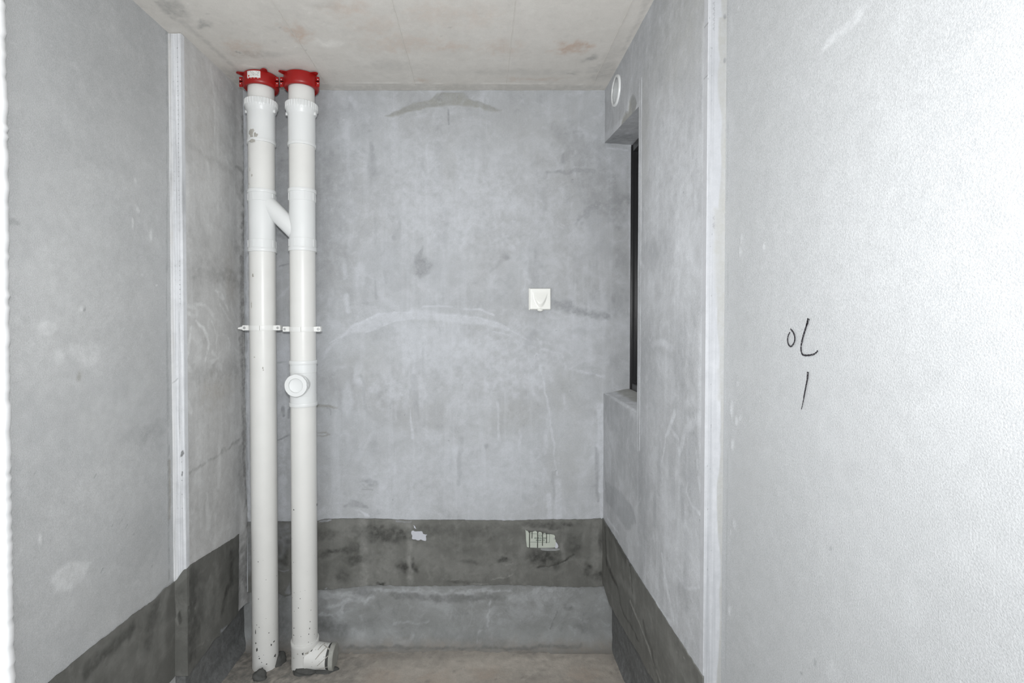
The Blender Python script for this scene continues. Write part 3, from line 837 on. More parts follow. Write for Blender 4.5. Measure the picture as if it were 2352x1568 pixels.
cv_t3 = cv_r
w = Sheet(1.672, WIN_Y0 + 0.001, 0.97, 2.29, 0.002, lambda S, V, h: (XR - 0.0008 - h, S, V), cv_t3, 151)
w.h += 0.001 * fbm(w.S, w.V, 12, 5, 2) + 0.0006 * sstep(2, 3.5, np.abs(((w.S - 1.672) * 1000) % 8 - 4))
w.h -= 0.004 * sstep(1.02, 0.97, w.V) + 0.004 * sstep(2.26, 2.29, w.V)
w.ch[0] += 0.3 * sstep(0, .5, fbm(w.S, w.V, 90, 5, 2, .03))
w.ch[1] += 0.5 * (np.abs(w.S - 1.684) < .0012) * (w.V < 1.12) * (w.V > 1.02)
o = w.build('trim_3', M['right'], flip=True, lip=[('left', (0.004, 0, 0)), ('right', (0.02, 0, 0))])
struct(o, 'narrow rendered bead on the window jamb', 'corner bead')

# ================================================================== WATERPROOF BANDS
def top_edge(fn, seed, a=0.0035):
    return lambda s: fn(s) + jag(s, seed, a) + 0.003 * fbm(s, s * 0 + .1, 5, seed + 3, 2)


bt = [cv_back(*p) for p in [(560, 1199), (640, 1197), (730, 1196), (745, 1191), (800, 1190), (860, 1191), (940, 1193), (1080, 1193), (1160, 1195), (1250, 1193), (1340, 1192), (1380, 1190), (1388, 1196)]]
back_top = top_edge(interp([p[0] for p in bt], [p[1] for p in bt]), 61, .0018)


def place_bb(S, V, h):
    zb = back_bot(S) + jag(S, 5, 0.004) - 0.003
    zt = back_top(S)
    return S, D - 0.0035 - h, zb + (zt - zb) * V


def conv_bb(px, py):
    x, z = on_y(px, py, D)
    s = np.array([x])
    zb = float(place_bb(s, np.array([0.0]), 0)[2][0]); zt = float(place_bb(s, np.array([1.0]), 0)[2][0])
    return x, (z - zb) / (zt - zb)


class Band(Sheet):
    """sheet whose v runs 0..1 from the lower to the upper edge of the coat; painting stays metric"""
    def __init__(self, s0, s1, hgt, res, place, conv, seed):
        self.hgt = hgt
        super().__init__(s0, s1, 0.0, hgt, res, lambda S, V, h: place(S, V / hgt, h), lambda px, py: (lambda q: (q[0], q[1] * hgt))(conv(px, py)), seed)


w = Band(XL + 0.012, XR + 0.001, 0.286, 0.0042, place_bb, conv_bb, 161)
w.uneven(0.0022, 4, 0.0007)
for p, rx, ry, a in [((890, 1225), .12, .03, .75), ((770, 1262), .05, .012, .8), ((810, 1258), .035, .02, .8), ((815, 1282), .05, .02, .7), ((745, 1275), .03, .012, .6), ((925, 1300), .02, .02, .8), ((953, 1295), .012, .03, .8), ((790, 1322), .03, .03, .65), ((875, 1338), .015, .008, .8), ((1250, 1283), .07, .03, .85), ((1160, 1286), .025, .008, .8), ((1080, 1290), .04, .008, .5), ((1060, 1338), .05, .008, .7), ((1100, 1225), .12, .03, .35), ((1260, 1205), .10, .012, .7), ((1375, 1318), .03, .02, .85), ((1380, 1240), .012, .04, .6), ((1350, 1310), .015, .02, .7), ((1320, 1250), .03, .05, .55), ((740, 1225), .06, .02, .5), ((1000, 1215), .1, .02, .4), ((1055, 1260), .1, .02, .2)]:
    w.blob(G_, p, rx, ry, a, .85, .018, .7)
w.line(G_, [(1235, 1303), (1270, 1297), (1300, 1285), (1318, 1272)], [.008, .005, .005, .010], .9, .6, .004, .4, -.0015)
for pts, ww, a in [([(834, 1200), (836, 1270), (838, 1340)], .040, .75), ([(940, 1205), (941, 1335)], .024, .75), ([(890, 1285), (880, 1320)], .10, .45), ([(1000, 1300), (1150, 1310)], .06, .35), ([(880, 1290), (850, 1330), (770, 1330)], .09, .35), ([(1180, 1300), (1060, 1310), (1000, 1290)], .1, .35), ([(1368, 1205), (1365, 1330)], .03, .45), ([(1200, 1250), (1200, 1330)], .05, .35), ([(1290, 1250), (1298, 1290)], .014, .5), ([(1278, 1215), (1205, 1213)], .014, .5), ([(1130, 1330), (1165, 1325), (1180, 1310)], .004, .8), ([(1165, 1298), (1185, 1290)], .004, .8), ([(1080, 1340), (1120, 1338)], .006, .9), ([(1388, 1200), (1386, 1335)], .008, .7), ([(1020, 1330), (1060, 1332)], .004, .5)]:
    w.line(R_, pts, ww, a, .8, .008, .7)
w.line(R_, [(815, 1235), (860, 1231), (928, 1228)], .0025, .8, .5, .0015, .2)
w.line(B_, [(735, 1196), (752, 1195), (760, 1192)], .006, .9, .5, .003)
w.line(B_, [(910, 1196), (930, 1198), (945, 1196)], .006, .6, .5, .003)
w.blob(B_, (749, 1350), .006, .003, 1.0, .4, .002)
# bluish, less coated patch behind the pipes
w.poly(B_, [(560, 1205), (662, 1203), (664, 1250), (640, 1290), (664, 1305), (640, 1306), (560, 1320)], .42, .02, .02, .9)
w.line(B_, [(638, 1308), (664, 1308)], .004, .7, .5, .002)
for p, rx, ry in [((660, 1243), .012, .012), ((642, 1258), .012, .02), ((658, 1270), .01, .03), ((648, 1290), .03, .012)]:
    w.blob(G_, p, rx, ry, .6, .8, .01, .8)
w.poly(B_, [(655, 1360), (666, 1335), (668, 1362)], .6, .004, .004)
w.h = np.clip(w.h, -.002, .0010)
band_back = w.build('baseboard_back', M['coat'], lip=[('top', (0, .004, 0)), ('bottom', (0, .008, 0)), ('left', (0, .004, 0))])
struct(band_back, 'dark waterproof slurry band along the foot of the end wall', 'slurry band')

# white chip in the band
def chaikin(pts, it):
    for _ in range(it):
        out = []
        for k in range(len(pts)):
            a, b = pts[k], pts[(k + 1) % len(pts)]
            out += [(a[0] * .75 + b[0] * .25, a[1] * .75 + b[1] * .25), (a[0] * .25 + b[0] * .75, a[1] * .25 + b[1] * .75)]
        pts = out
    return pts


def flat_poly_back(name, px_pts, off, mat, parent, thick=0.0012, jitter=0.0003):
    bm = bmesh.new()
    px_pts = chaikin(list(px_pts), 2)
    P = []
    for p in px_pts:
        x, z_ = on_y(p[0], p[1], D - off)
        P.append(Vector((x + random.uniform(-jitter, jitter), D - off, z_ + random.uniform(-jitter, jitter))))
    top = [bm.verts.new(p - Vector((0, thick, 0))) for p in P]
    bot = [bm.verts.new(p) for p in P]
    bm.faces.new(top)
    n = len(P)
    for k in range(n):
        bm.faces.new((bot[k], bot[(k + 1) % n], top[(k + 1) % n], top[k]))
    bm.normal_update()
    bmesh.ops.triangulate(bm, faces=[f for f in bm.faces if len(f.verts) > 4])
    bmesh.ops.recalc_face_normals(bm, faces=bm.faces)
    me = bpy.data.meshes.new(name); bm.to_mesh(me); bm.free()
    return link(name, me, mat, parent)


zc = lambda x, y: (900 + x / 4.523, 1180 + y / 4.523)
c_ = flat_poly_back('bare_patch', [zc(*p) for p in [(203, 175), (225, 170), (238, 182), (300, 178), (318, 180), (322, 205), (345, 212), (372, 216), (352, 222), (358, 262), (355, 280), (325, 275), (300, 262), (290, 270), (268, 275), (245, 262), (222, 265), (206, 255), (215, 225), (200, 205)]], 0.0060, M['chip'], band_back, .0008)
c_['label'] = 'white patch where the coat has come away'
flat_poly_back('bare_patch', [zc(*p) for p in [(222, 115), (238, 122), (246, 138), (256, 158), (244, 150), (228, 142), (232, 130)]], 0.0060, M['chip'], band_back, .0008)

# ---- right band (wraps round the strip and on along the near wall, below the frame)
def place_br(S, V, h):
    zb = right_bot(S) + jag(S, 15, 0.004) - 0.003
    zt = right_top(S) + jag(S, 65, 0.003)
    return XR - 0.0035 - h, S, zb + (zt - zb) * V


def conv_br(px, py):
    y, z_ = on_x(px, py, XR)
    s = np.array([y])
    zb = float(place_br(s, np.array([0.0]), 0)[2][0]); zt = float(place_br(s, np.array([1.0]), 0)[2][0])
    return y, (z_ - zb) / (zt - zb)


w = Band(YR - 0.004, D - 0.002, 0.27, 0.005, place_br, conv_br, 171)
w.uneven(0.0022, 4, 0.0007)
w.line(G_, [(1393, 1215), (1396, 1290), (1420, 1345), (1432, 1400), (1470, 1470)], [.02, .03, .014, .010, .008], .75, .7, .008, .6, .002)
w.line(G_, [(1428, 1250), (1452, 1300), (1456, 1360)], .008, .8, .6, .006, .5, .002)
w.line(R_, [(1450, 1380), (1470, 1430), (1490, 1480), (1505, 1530), (1520, 1566)], [.012, .008, .006, .006, .008], .9, .5, .004, .4, .002)
w.line(R_, [(1425, 1330), (1460, 1370), (1450, 1330)], .03, .4, .9, .01, .7)
w.line(R_, [(1500, 1420), (1540, 1480), (1590, 1560)], .05, .25, .9, .01, .7)
w.line(G_, [(1480, 1430), (1500, 1500), (1515, 1567)], .02, .5, .9, .008, .7)
w.line(G_, [(1398, 1210), (1440, 1285)], .02, .5, .9, .008, .7)
w.line(R_, [(1618, 1556), (1590, 1512), (1560, 1466)], .003, .7, .5, .001, .6)
for p in [(1556, 1492), (1572, 1506), (1400, 1360)]:
    w.line(R_, [p, (p[0] + 2, p[1] + 6)], .004, 1.0, .4, .001, .1)
o = w.build('baseboard_right', M['coat'], flip=True, lip=[('top', (.004, 0, 0)), ('bottom', (.008, 0, 0)), ('left', (.004, 0, 0))])
struct(o, 'dark waterproof slurry band under the window wall', 'slurry band')

# ---- left band: over near wall, strip and far wall
lf_t = [cv_lf(*p) for p in [(110, 1567), (200, 1494), (300, 1415), (357, 1374), (375, 1352), (388, 1345)]]
lf_top = interp([p[0] for p in lf_t], [p[1] for p in lf_t])


def place_blf(S, V, h):
    zb = lb[0][1] - 0.005 + jag(S, 45, 0.004)
    zt = lf_top(S) + jag(S, 66, 0.003)
    return XLF + 0.0035 + h, S, zb + (zt - zb) * V


def conv_blf(px, py):
    y, z_ = on_x(px, py, XLF)
    return y, (z_ - (lb[0][1] - .005)) / (float(lf_top(y)) - lb[0][1] + .005)


w = Band(1.13, YL - 0.003, 0.31, 0.006, place_blf, conv_blf, 181)
w.uneven(0.002, 4, 0.0006)
for pts, ww, a, c in [([(300, 1440), (250, 1490), (200, 1540)], .03, .6, G_), ([(350, 1400), (340, 1480)], .05, .5, G_), ([(380, 1360), (370, 1420), (372, 1500)], .03, .45, R_), ([(270, 1560), (330, 1500)], .04, .3, R_), ([(362, 1388), (364, 1392)], .008, .8, R_)]:
    w.line(c, pts, ww, a, .9, .01, .7)
o = w.build('baseboard_left_front', M['coat'], lip=[('top', (-.004, 0, 0)), ('bottom', (-.004, 0, 0))])
struct(o, 'dark waterproof slurry band at the foot of the sandy left wall', 'slurry band')

zt1 = float(lf_top(YL)); zt2 = float(left_top(1.745))
w = Band(XLF + 0.003, XL + 0.004, 0.31, 0.003, lambda S, V, h: (S, YL - 0.0045 - h, lb[0][1] - .006 + (zt1 + (zt2 - zt1) * sstep(XLF, XL, S) + jag(S, 67, .003) - lb[0][1] + .006) * V), lambda px, py: (lambda q: (q[0], (q[1] - .2) / .3))(on_y(px, py, YL)), 185)
w.uneven(0.0016, 8, 0.0006)
for pts, ww, a, c in [([(395, 1350), (393, 1450), (398, 1530)], .008, .7, R_), ([(405, 1400), (410, 1440)], .008, .6, R_), ([(412, 1420), (416, 1440)], .01, .7, G_), ([(402, 1380), (404, 1420)], .006, .7, G_)]:
    w.line(c, pts, ww, a, .8, .004, .6)
o = w.build('baseboard_left_step', M['coat'], lip=[('top', (0, .004, 0)), ('bottom', (0, .004, 0)), ('right', (0, .012, 0))])
struct(o, 'dark slurry coat below the left putty strip', 'slurry band')


def place_bl(S, V, h):
    zb = left_bot(S) + jag(S, 25, 0.004) - 0.003
    zt = left_top(S) + jag(S, 69, 0.002)
    return XL + 0.0035 + h, S, zb + (zt - zb) * V


def conv_bl(px, py):
    y, z_ = on_x(px, py, XL)
    s = np.array([y])
    zb = float(place_bl(s, np.array([0.0]), 0)[2][0]); zt = float(place_bl(s, np.array([1.0]), 0)[2][0])
    return y, (z_ - zb) / (zt - zb)


y_end = cv_l(548, 1300)[0]
w = Band(YL - 0.004, y_end, 0.30, 0.0042, lambda S, V, h: place_bl(S - 0.012 * (1 - V) * sstep(y_end - .03, y_end, S) + .004 * fbm(S * 0, V, 9, 3, 2) * sstep(y_end - .03, y_end, S), V, h), conv_bl, 191)
w.uneven(0.002, 5, 0.0006)
for pts, ww, a, c in [([(440, 1330), (440, 1500)], .06, .6, G_), ([(530, 1270), (530, 1340)], .03, .6, G_), ([(520, 1350), (510, 1400)], .03, .6, G_), ([(460, 1420), (440, 1480)], .03, .5, G_), ([(480, 1340), (475, 1400)], .05, .45, R_), ([(495, 1300), (500, 1420)], .04, .35, R_), ([(435, 1500), (465, 1475)], .003, .9, R_), ([(505, 1450), (520, 1435)], .01, .8, B_)]:
    w.line(c, pts, ww, a, .9, .01, .7)
w.blob(R_, (446, 1396), .004, .005, 1.0, .4, .001)
o = w.build('baseboard_left', M['coat'], lip=[('top', (-.004, 0, 0)), ('bottom', (-.008, 0, 0)), ('right', (-.004, 0, 0))])
struct(o, 'dark slurry band ending short of the pipe corner', 'slurry band')

# ================================================================== RAW BASE of the walls and the floor
def place_base_back(S, V, h):
    # V: 0 at the floor edge, rising; rounded cove at the foot
    r = 0.075
    a = np.clip(V / (r * math.pi / 2), 0, 1) * math.pi / 2
    Y = D + 0.02 - r + r * np.sin(a)
    Z = r - r * np.cos(a) + np.clip(V - r * math.pi / 2, 0, None)
    return S, Y - h * np.sin(a), Z + h * np.cos(a) - 0.001


w = Sheet(XL - 0.06, XR + 0.10, 0.0, 0.40, 0.005, place_base_back, lambda px, py: (lambda q: (q[0], max(q[1], 0) + 0.032))(on_y(px, py, D + .02)), 201)
w.uneven(0.004, 4, 0.0010)
for pts, ww, a in [([(740, 1360), (780, 1358), (830, 1365)], .03, .6), ([(740, 1355), (900, 1350), (1040, 1352), (1180, 1350)], .012, .6), ([(750, 1390), (800, 1378), (840, 1372), (860, 1370)], .018, .7), ([(730, 1400), (770, 1412), (800, 1375)], .008, .7), ([(1125, 1375), (1118, 1410), (1112, 1440), (1095, 1465)], [.008, .012, .006, .004], .7), ([(960, 1348), (968, 1368)], .02, .5), ([(1230, 1352), (1290, 1348)], .02, .6), ([(900, 1430), (980, 1422)], .014, .4), ([(930, 1465), (950, 1450)], .02, .4), ([(800, 1440), (830, 1450)], .03, .35), ([(740, 1450), (790, 1470)], .02, .35), ([(1260, 1420), (1300, 1360)], .05, .2), ([(1180, 1370), (1240, 1365), (1280, 1375)], .04, .35)]:
    w.line(R_, pts, ww, a, .8, .022, 1.1, .001)
for pts, ww, a in [([(900, 1360), (1000, 1368), (1110, 1365), (1160, 1372)], [.02, .03, .02, .02], .5), ([(820, 1352), (850, 1356)], .03, .5), ([(1030, 1360), (1060, 1362)], .02, .5), ([(1265, 1440), (1285, 1390)], .005, .5), ([(1300, 1388), (1312, 1390)], .02, .5), ([(740, 1430), (790, 1440)], .05, .45), ([(1000, 1450), (1150, 1460)], .04, .25), ([(800, 1475), (1000, 1478), (1200, 1476), (1330, 1470)], .012, .5), ([(645, 1370), (650, 1460)], .06, .4), ([(1325, 1430), (1340, 1440)], .03, .4)]:
    w.line(G_, pts, ww, a, .9, .012, .8)
w.ch[2] += 0.75 * sstep(0.09, 0.02, w.V + 0.02 * w.W1)
o = w.build('wall_back_base', M['base'])
struct(o, 'raw grey concrete foot of the end wall', 'wall')

XRB = XR + 0.048
w = Sheet(YR + 0.02, D + 0.04, -0.02, 0.42, 0.006, lambda S, V, h: (XRB - h + 0.0 * S, S, V), lambda px, py: on_x(px, py, XRB), 211)
w.uneven(0.004, 4, 0.001)
w.h += 0.02 * sstep(0.06, -0.02, w.V) ** 2
w.ch[1] += 0.85
w.line(R_, [(1425, 1470), (1440, 1560)], .02, .4, .8, .01)
o = w.build('wall_right_base', M['base'], flip=True)
struct(o, 'raw dark concrete foot of the window wall', 'wall')

XLB = XL - 0.018
w = Sheet(1.13, D + 0.04, -0.02, 0.30, 0.006, lambda S, V, h: (XLB - 0.05 * sstep(YL + .02, YL, S) + h, S, V), lambda px, py: on_x(px, py, XLB), 221)
w.uneven(0.004, 4, 0.001)
w.h += 0.04 * sstep(0.08, -0.02, w.V) ** 2
w.ch[1] += 0.8
for pts, ww, a in [([(545, 1460), (552, 1470)], .02, .5), ([(530, 1520), (545, 1560)], .008, .5), ([(540, 1530), (520, 1560)], .006, .5), ([(480, 1530), (520, 1480)], .04, .3)]:
    w.line(R_, pts, ww, a, .7, .006, .7)
o = w.build('wall_left_base', M['base'])
struct(o, 'raw dark concrete foot of the left wall', 'wall')

w = Sheet(-1.74, XRF + 0.12, YOPEN, D + 0.02, 0.009, lambda S, V, h: (S, V, h), lambda px, py: on_z(px, py, 0), 231)
w.uneven(0.004, 3, 0.0015)
for p, rx, ry, a in [((1150, 1530), .25, .04, .5), ((1000, 1550), .2, .05, .4), ((1350, 1540), .1, .05, .4), ((1230, 1515), .2, .012, .6)]:
    w.blob(R_, p, rx, ry, a, .95, .03, .9)
for p, rx, ry, a in [((1200, 1492), .25, .012, .6), ((900, 1500), .25, .03, .4), ((800, 1530), .08, .06, .35), ((600, 1540), .28, .2, .85), ((760, 1540), .12, .14, .6), ((1440, 1540), .03, .2, .6)]:
    w.blob(G_, p, rx, ry, a, .95, .03, .9)
for p in [(1000, 1560), (880, 1555), (1120, 1550), (850, 1495), (1340, 1550)]:
    w.blob(B_, p, .06, .04, .5, .9, .03, .9)
for k in range(40):
    w.blob(random.choice((R_, G_)), (random.uniform(760, 1420), random.uniform(1500, 1566)), random.uniform(.003, .009), None, .5, .6, .004)
o = w.build('floor', M['floor'])
struct(o, 'rough brownish raw concrete floor', 'floor')

# ================================================================== CEILING
cv_c = lambda px, py: on_z(px, py, ZC)
w = Sheet(-1.74, XRF + 0.12, YOPEN, D + 0.03, 0.0075, lambda S, V, h: (S, V, ZC - h), cv_c, 241)
w.uneven(0.0012, 1.6, 0.0001)
seam_x = [-0.657, -0.280, 0.108, 0.475]
panel = np.digitize(w.S, seam_x)
w.h += np.array([0.0, .0010, .0003, .0013, .0002])[panel]
for p, rx, ry, a in [((682, 70), .03, .05, .75), ((1320, 108), .055, .03, .9), ((1290, 118), .04, .02, .5), ((930, 100), .12, .05, .35), ((790, 20), .06, .03, .4), ((1000, 30), .08, .06, .25), ((1030, 108), .05, .03, .45), ((560, 110), .05, .05, .5), ((530, 105), .02, .02, .5), ((1150, 110), .06, .04, .35), ((970, 185), .03, .015, .6), ((860, 60), .06, .05, .3), ((1220, 180), .1, .01, .4), ((1100, 40), .06, .05, .25)]:
    w.blob(B_, p, rx, ry, a, .9, .03, .9)
for p, rx, ry, a, ro in [((395, 15), .03, .05, .7, 0), ((460, 55), .035, .012, .75, -.3), ((475, 58), .012, .007, .6, 0), ((1354, 133), .02, .016, .7, 0), ((1370, 131), .012, .006, .5, 0), ((1313, 169), .014, .006, .85, 0), ((600, 125), .08, .02, .35, 0), ((900, 150), .08, .03, .25, 0), ((740, 12), .04, .02, .2, 0), ((1200, 165), .2, .02, .2, 0), ((560, 185), .05, .08, .45, 0), ((1385, 165), .04, .06, .4, 0), ((1410, 120), .03, .1, .2, 0), ((630, 95), .015, .01, .3, 0)]:
    w.blob(G_, p, rx, ry, a, .8, .02, .8, ro)
w.line(G_, [(542, 118), (553, 122)], .006, 1.0, .4, .001, .1, .002)
w.line(G_, [(643, 62), (648, 66)], .003, .7, .4, .001)
w.line(G_, [(362, 5), (385, 28), (400, 42)], .02, .55, .8, .01, 1.0)
w.line(G_, [(420, 50), (470, 95), (540, 155), (565, 182)], .02, .35, .9, .01, 1.0)
w.line(G_, [(1488, 0), (1460, 60), (1430, 115)], .014, .35, .9, .01, 1.0)
w.blob(R_, (755, 100), .04, .02, .8, .8, .01)
w.blob(R_, (730, 92), .04, .015, .5, .9, .01)
w.line(R_, [(560, 150), (585, 153)], .014, .7, .7, .008)
w.line(R_, [(1403, 108), (1438, 108)], .004, .6, .5, .001)
w.line(R_, [(740, 192), (830, 190), (1000, 191), (1380, 193)], .005, .6, .7, .004, 1.3, .002)
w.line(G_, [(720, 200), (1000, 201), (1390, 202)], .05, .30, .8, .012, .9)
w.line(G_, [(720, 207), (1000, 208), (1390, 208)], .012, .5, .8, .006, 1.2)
for k in range(40):
    w.blob(random.choice((R_, G_)), (random.uniform(420, 1430), random.uniform(5, 185)), random.uniform(.002, .006), random.uniform(.002, .004), .45, .6, .004)
ceiling = w.build('ceiling', M['ceil'], flip=True)
struct(ceiling, 'bare cast concrete ceiling with formwork seams', 'ceiling')
# formwork seams: fine raised fins of concrete
for k, sx in enumerate(seam_x):
    pts = []; ws = []
    y = YOPEN
    rs = random.Random(40 + k)
    while y < D - 0.05:
        pts.append((sx + rs.uniform(-.0012, .0012), y, ZC - 0.001)); ws.append(rs.uniform(.0008, .0028))
        y += rs.uniform(.012, .03)
    s_ = ribbon('formwork_seam', pts, ws, (0, 0, -1), M['ceil'], ceiling, .0018)
# ================================================================== NEAR JAMB the photographer looks past, and an added unseen side wall
bm = bmesh.new()
rs = random.Random(3)
zz = -0.02
yj = 1.10
vl = []
while zz < ZC + 0.04:
    e = -1.0690 + 0.0024 * math.sin(zz * 4) + rs.uniform(-.0026, .0026) - 0.0045 * max(0.0, 1.5 - zz) - (0.0015 if zz > 1.95 else 0)
    vl.append([bm.verts.new(p) for p in ((-1.72, YOPEN, zz), (-1.72, yj, zz), (e - .030, yj, zz), (e - .004, yj + .001, zz), (e, yj + .006, zz), (e - .003, yj + .020, zz), (XLF - .02, yj + .05, zz))])  # first leg is an unseen side wall added to block light from the left
    zz += rs.uniform(.009, .016)
for a, b in zip(vl[:-1], vl[1:]):
    for k in range(6):
        bm.faces.new((a[k], a[k + 1], b[k + 1], b[k]))
bmesh.ops.recalc_face_normals(bm, faces=bm.faces)
me = bpy.data.meshes.new('wall_near'); bm.to_mesh(me); bm.free()
o = link('wall_near', me, M['lime'], smooth=60)
struct(o, 'ragged white plaster edge of the near doorway, with an added unseen side wall', 'wall')

# ================================================================== WINDOW
def box(bm, x0, x1, y0, y1, z0, z1):
    v = [bm.verts.new(p) for p in [(x0, y0, z0), (x1, y0, z0), (x1, y1, z0), (x0, y1, z0), (x0, y0, z1), (x1, y0, z1), (x1, y1, z1), (x0, y1, z1)]]
    fs = [bm.faces.new([v[i] for i in f]) for f in [(0, 3, 2, 1), (4, 5, 6, 7), (0, 1, 5, 4), (1, 2, 6, 5), (2, 3, 7, 6), (3, 0, 4, 7)]]
    return v, fs


def box_obj(name, dims, mat, parent=None, bevel=0.0, smooth=None):
    bm = bmesh.new()
    box(bm, *dims)
    if bevel:
        bmesh.ops.bevel(bm, geom=bm.edges[:], offset=bevel, segments=2, affect='EDGES')
    bmesh.ops.recalc_face_normals(bm, faces=bm.faces)
    me = bpy.data.meshes.new(name); bm.to_mesh(me); bm.free()
    return link(name, me, mat, parent, smooth=smooth)


win = empty('window_1', (WIN_X, 1.93, WIN_Z0), 'narrow black framed window deep in the rendered opening', 'window')
win['kind'] = 'structure'
# plastered reveal: sill, soffit, near jamb
w = Sheet(WIN_Y0 - .0, D + .01, 0.0, WIN_X + 0.02 - XR + 0.0015, 0.005, lambda S, V, h: (XR - .0015 + V, S, WIN_Z0 + .002 + h + 0.018 * sstep(0, .14, V) - 0.006 * (1 - sstep(0, .015, V))), lambda px, py: (lambda q: (q[1], q[0] - XR + .004))(on_z(px, py, WIN_Z0 + .01)), 261)
w.h += .003 * fbm(w.S, w.V, 14, 2, 3)
w.ch[0] += .75 * sstep(.065, .04, w.V + .012 * w.W1)
w.ch[2] += .8 * sstep(.04, .065, w.V + .012 * w.W1)
o = w.build('sill', M['right'], parent=win)
w = Sheet(WIN_Y0, D + .01, 0.0, WIN_X + 0.02 - XR + .001, 0.005, lambda S, V, h: (XR - .001 + V, S, WIN_Z1 + .001 - lintel_dip(S) - h - .008 * sstep(0, .12, V)), lambda px, py: (lambda q: (q[1], q[0] - XR))(on_z(px, py, WIN_Z1)), 271)
w.h += .003 * fbm(w.S, w.V, 12, 2, 3)
w.blob(G_, (1430, 300), .05, .04, .6, .9, .03, .8); w.blob(G_, (1415, 318), .06, .03, .5, .9, .03, .8); w.blob(R_, (1450, 290), .04, .05, .4)
o = w.build('soffit', M['right'], parent=win, flip=True)
w = Sheet(XR - .001, WIN_X + .02, WIN_Z0 - .01, WIN_Z1 + .01, .006, lambda S, V, h: (S, WIN_Y0 + h, V), lambda px, py: on_y(px, py, WIN_Y0), 281)
w.h += .001 * fbm(w.S, w.V, 10, 2, 2)
o = w.build('jamb', M['right'], parent=win, flip=True)
# frame members
fy0, fy1, fz0, fz1 = WIN_Y0 + .002, D - .004, WIN_Z0 + .014, WIN_Z1 - .026
fx0, fx1 = WIN_X, WIN_X + .06
T = .034
box_obj('frame_stile', (fx0, fx1, fy1 - T, fy1, fz0, fz1), M['black'], win, .002)
box_obj('frame_stile', (fx0, fx1, fy0, fy0 + T, fz0, fz1), M['black'], win, .002)
box_obj('frame_rail', (fx0, fx1, fy0 + T, fy1 - T, fz1 - T, fz1), M['black'], win, .002)
box_obj('frame_rail', (fx0, fx1, fy0 + T, fy1 - T, fz0, fz0 + T), M['black'], win, .002)
# glazing bead set back inside the frame, then the pane
gx = fx0 + .016
U = .026
for d_ in [(gx, gx + .03, fy1 - T - U, fy1 - T, fz0 + T, fz1 - T), (gx, gx + .03, fy0 + T, fy0 + T + U, fz0 + T, fz1 - T), (gx, gx + .03, fy0 + T + U, fy1 - T - U, fz1 - T - U, fz1 - T), (gx, gx + .03, fy0 + T + U, fy1 - T - U, fz0 + T, fz0 + T + U)]:
    box_obj('glazing_bead', d_, M['black'], win, .0015)
box_obj('pane', (gx + .012, gx + .018, fy0 + T + U - .004, fy1 - T - U + .004, fz0 + T + U - .004, fz1 - T - U + .004), M['glass'], win)
# ridge along the frame face and a torn scrap of protective film
box_obj('frame_ridge', (fx0 - .004, fx0 + .001, fy1 - .022, fy1 - .018, fz0, fz1), M['black'], win, .001)
bm = bmesh.new()
P = [(fx0 - .0008, fy1 - a, b) for a, b in [(.006, 1.93), (.017, 1.925), (.018, 1.895), (.012, 1.885), (.007, 1.887)]]
bm.faces.new([bm.verts.new(p) for p in P])
bmesh.ops.solidify(bm, geom=bm.faces[:], thickness=.0006)
me = bpy.data.meshes.new('film_scrap'); bm.to_mesh(me); bm.free()
o = link('film_scrap', me, M['smear'], win); o['label'] = 'pale scrap of torn film'

# ================================================================== lathe tools
def lathe_bm(bm, cx, cy, prof, seg=72, mod=None, cap_top=False, cap_bot=False):
    rings = []
    for r, z_ in prof:
        ring = []
        for k in range(seg):
            a = 2 * math.pi * k / seg
            rr = r + (mod(a, r, z_) if mod else 0)
            ring.append(bm.verts.new((cx + rr * math.cos(a), cy + rr * math.sin(a), z_)))
        rings.append(ring)
    for a, b in zip(rings[:-1], rings[1:]):
        for k in range(seg):
            bm.faces.new((a[k], a[(k + 1) % seg], b[(k + 1) % seg], b[k]))
    if cap_bot: bm.faces.new(rings[0][::-1])
    if cap_top: bm.faces.new(rings[-1])
    return rings


def lathe(name, cx, cy, prof, mat, parent=None, seg=72, mod=None, cap=(True, True), smooth=35):
    bm = bmesh.new()
    lathe_bm(bm, cx, cy, prof, seg, mod, cap[1], cap[0])
    bmesh.ops.recalc_face_normals(bm, faces=bm.faces)
    me = bpy.data.meshes.new(name); bm.to_mesh(me); bm.free()
    return link(name, me, mat, parent, smooth=smooth)


def xform_mesh(o, mtx):
    o.data.transform(mtx)


PY = 2.05
PR = 0.0515
PXL, PXR = -0.909, -0.742


def pz(px, py, x, r=PR):
    """height on the front of a pipe"""
    return on_y(px, py, PY - r)[1]


def socket_fit(prefix, cx, ztop, zrim1, zband, zlow1, zlow2, zbot, parent, mat, name, rim_first=True, ribs=True):
    """double-socket fitting: rim, socket band, body, socket band, rim (one lathe body with the rims as sub-parts)"""
    e = .0014
    body = lathe(name, cx, PY, [(.0534, zlow2), (.0534, zlow1 + .0005), (.0524, zlow1 + .0015), (.0522, zband - .0015), (.0534, zband - .0005), (.0534, zrim1)], mat, parent)
    for za, zb in ((zrim1, ztop), (zbot, zlow2)):
        lathe('socket_rim', cx, PY, [(.0514, za), (.0556, za), (.0562, za + .001), (.0562, zb - .001), (.0556, zb), (.0512, zb)], mat, body, cap=(False, False))
    if ribs:
        for (za, zb) in ((zband, zrim1), (zlow2, zlow1)):
            for k in range(8):
                a = math.radians(22.5 + 45 * k) + .1
                bm = bmesh.new()
                box(bm, -.0012, .0012, -.0012, .0012, za + .003, zb - .002)
                me = bpy.data.meshes.new('grip_rib'); bm.to_mesh(me); bm.free()
                me.transform(Matrix.Translation((cx + 0.0535 * math.cos(a), PY + 0.0535 * math.sin(a), 0)) @ Matrix.Rotation(a, 4, 'Z'))
                link('grip_rib', me, mat, body)
    return body


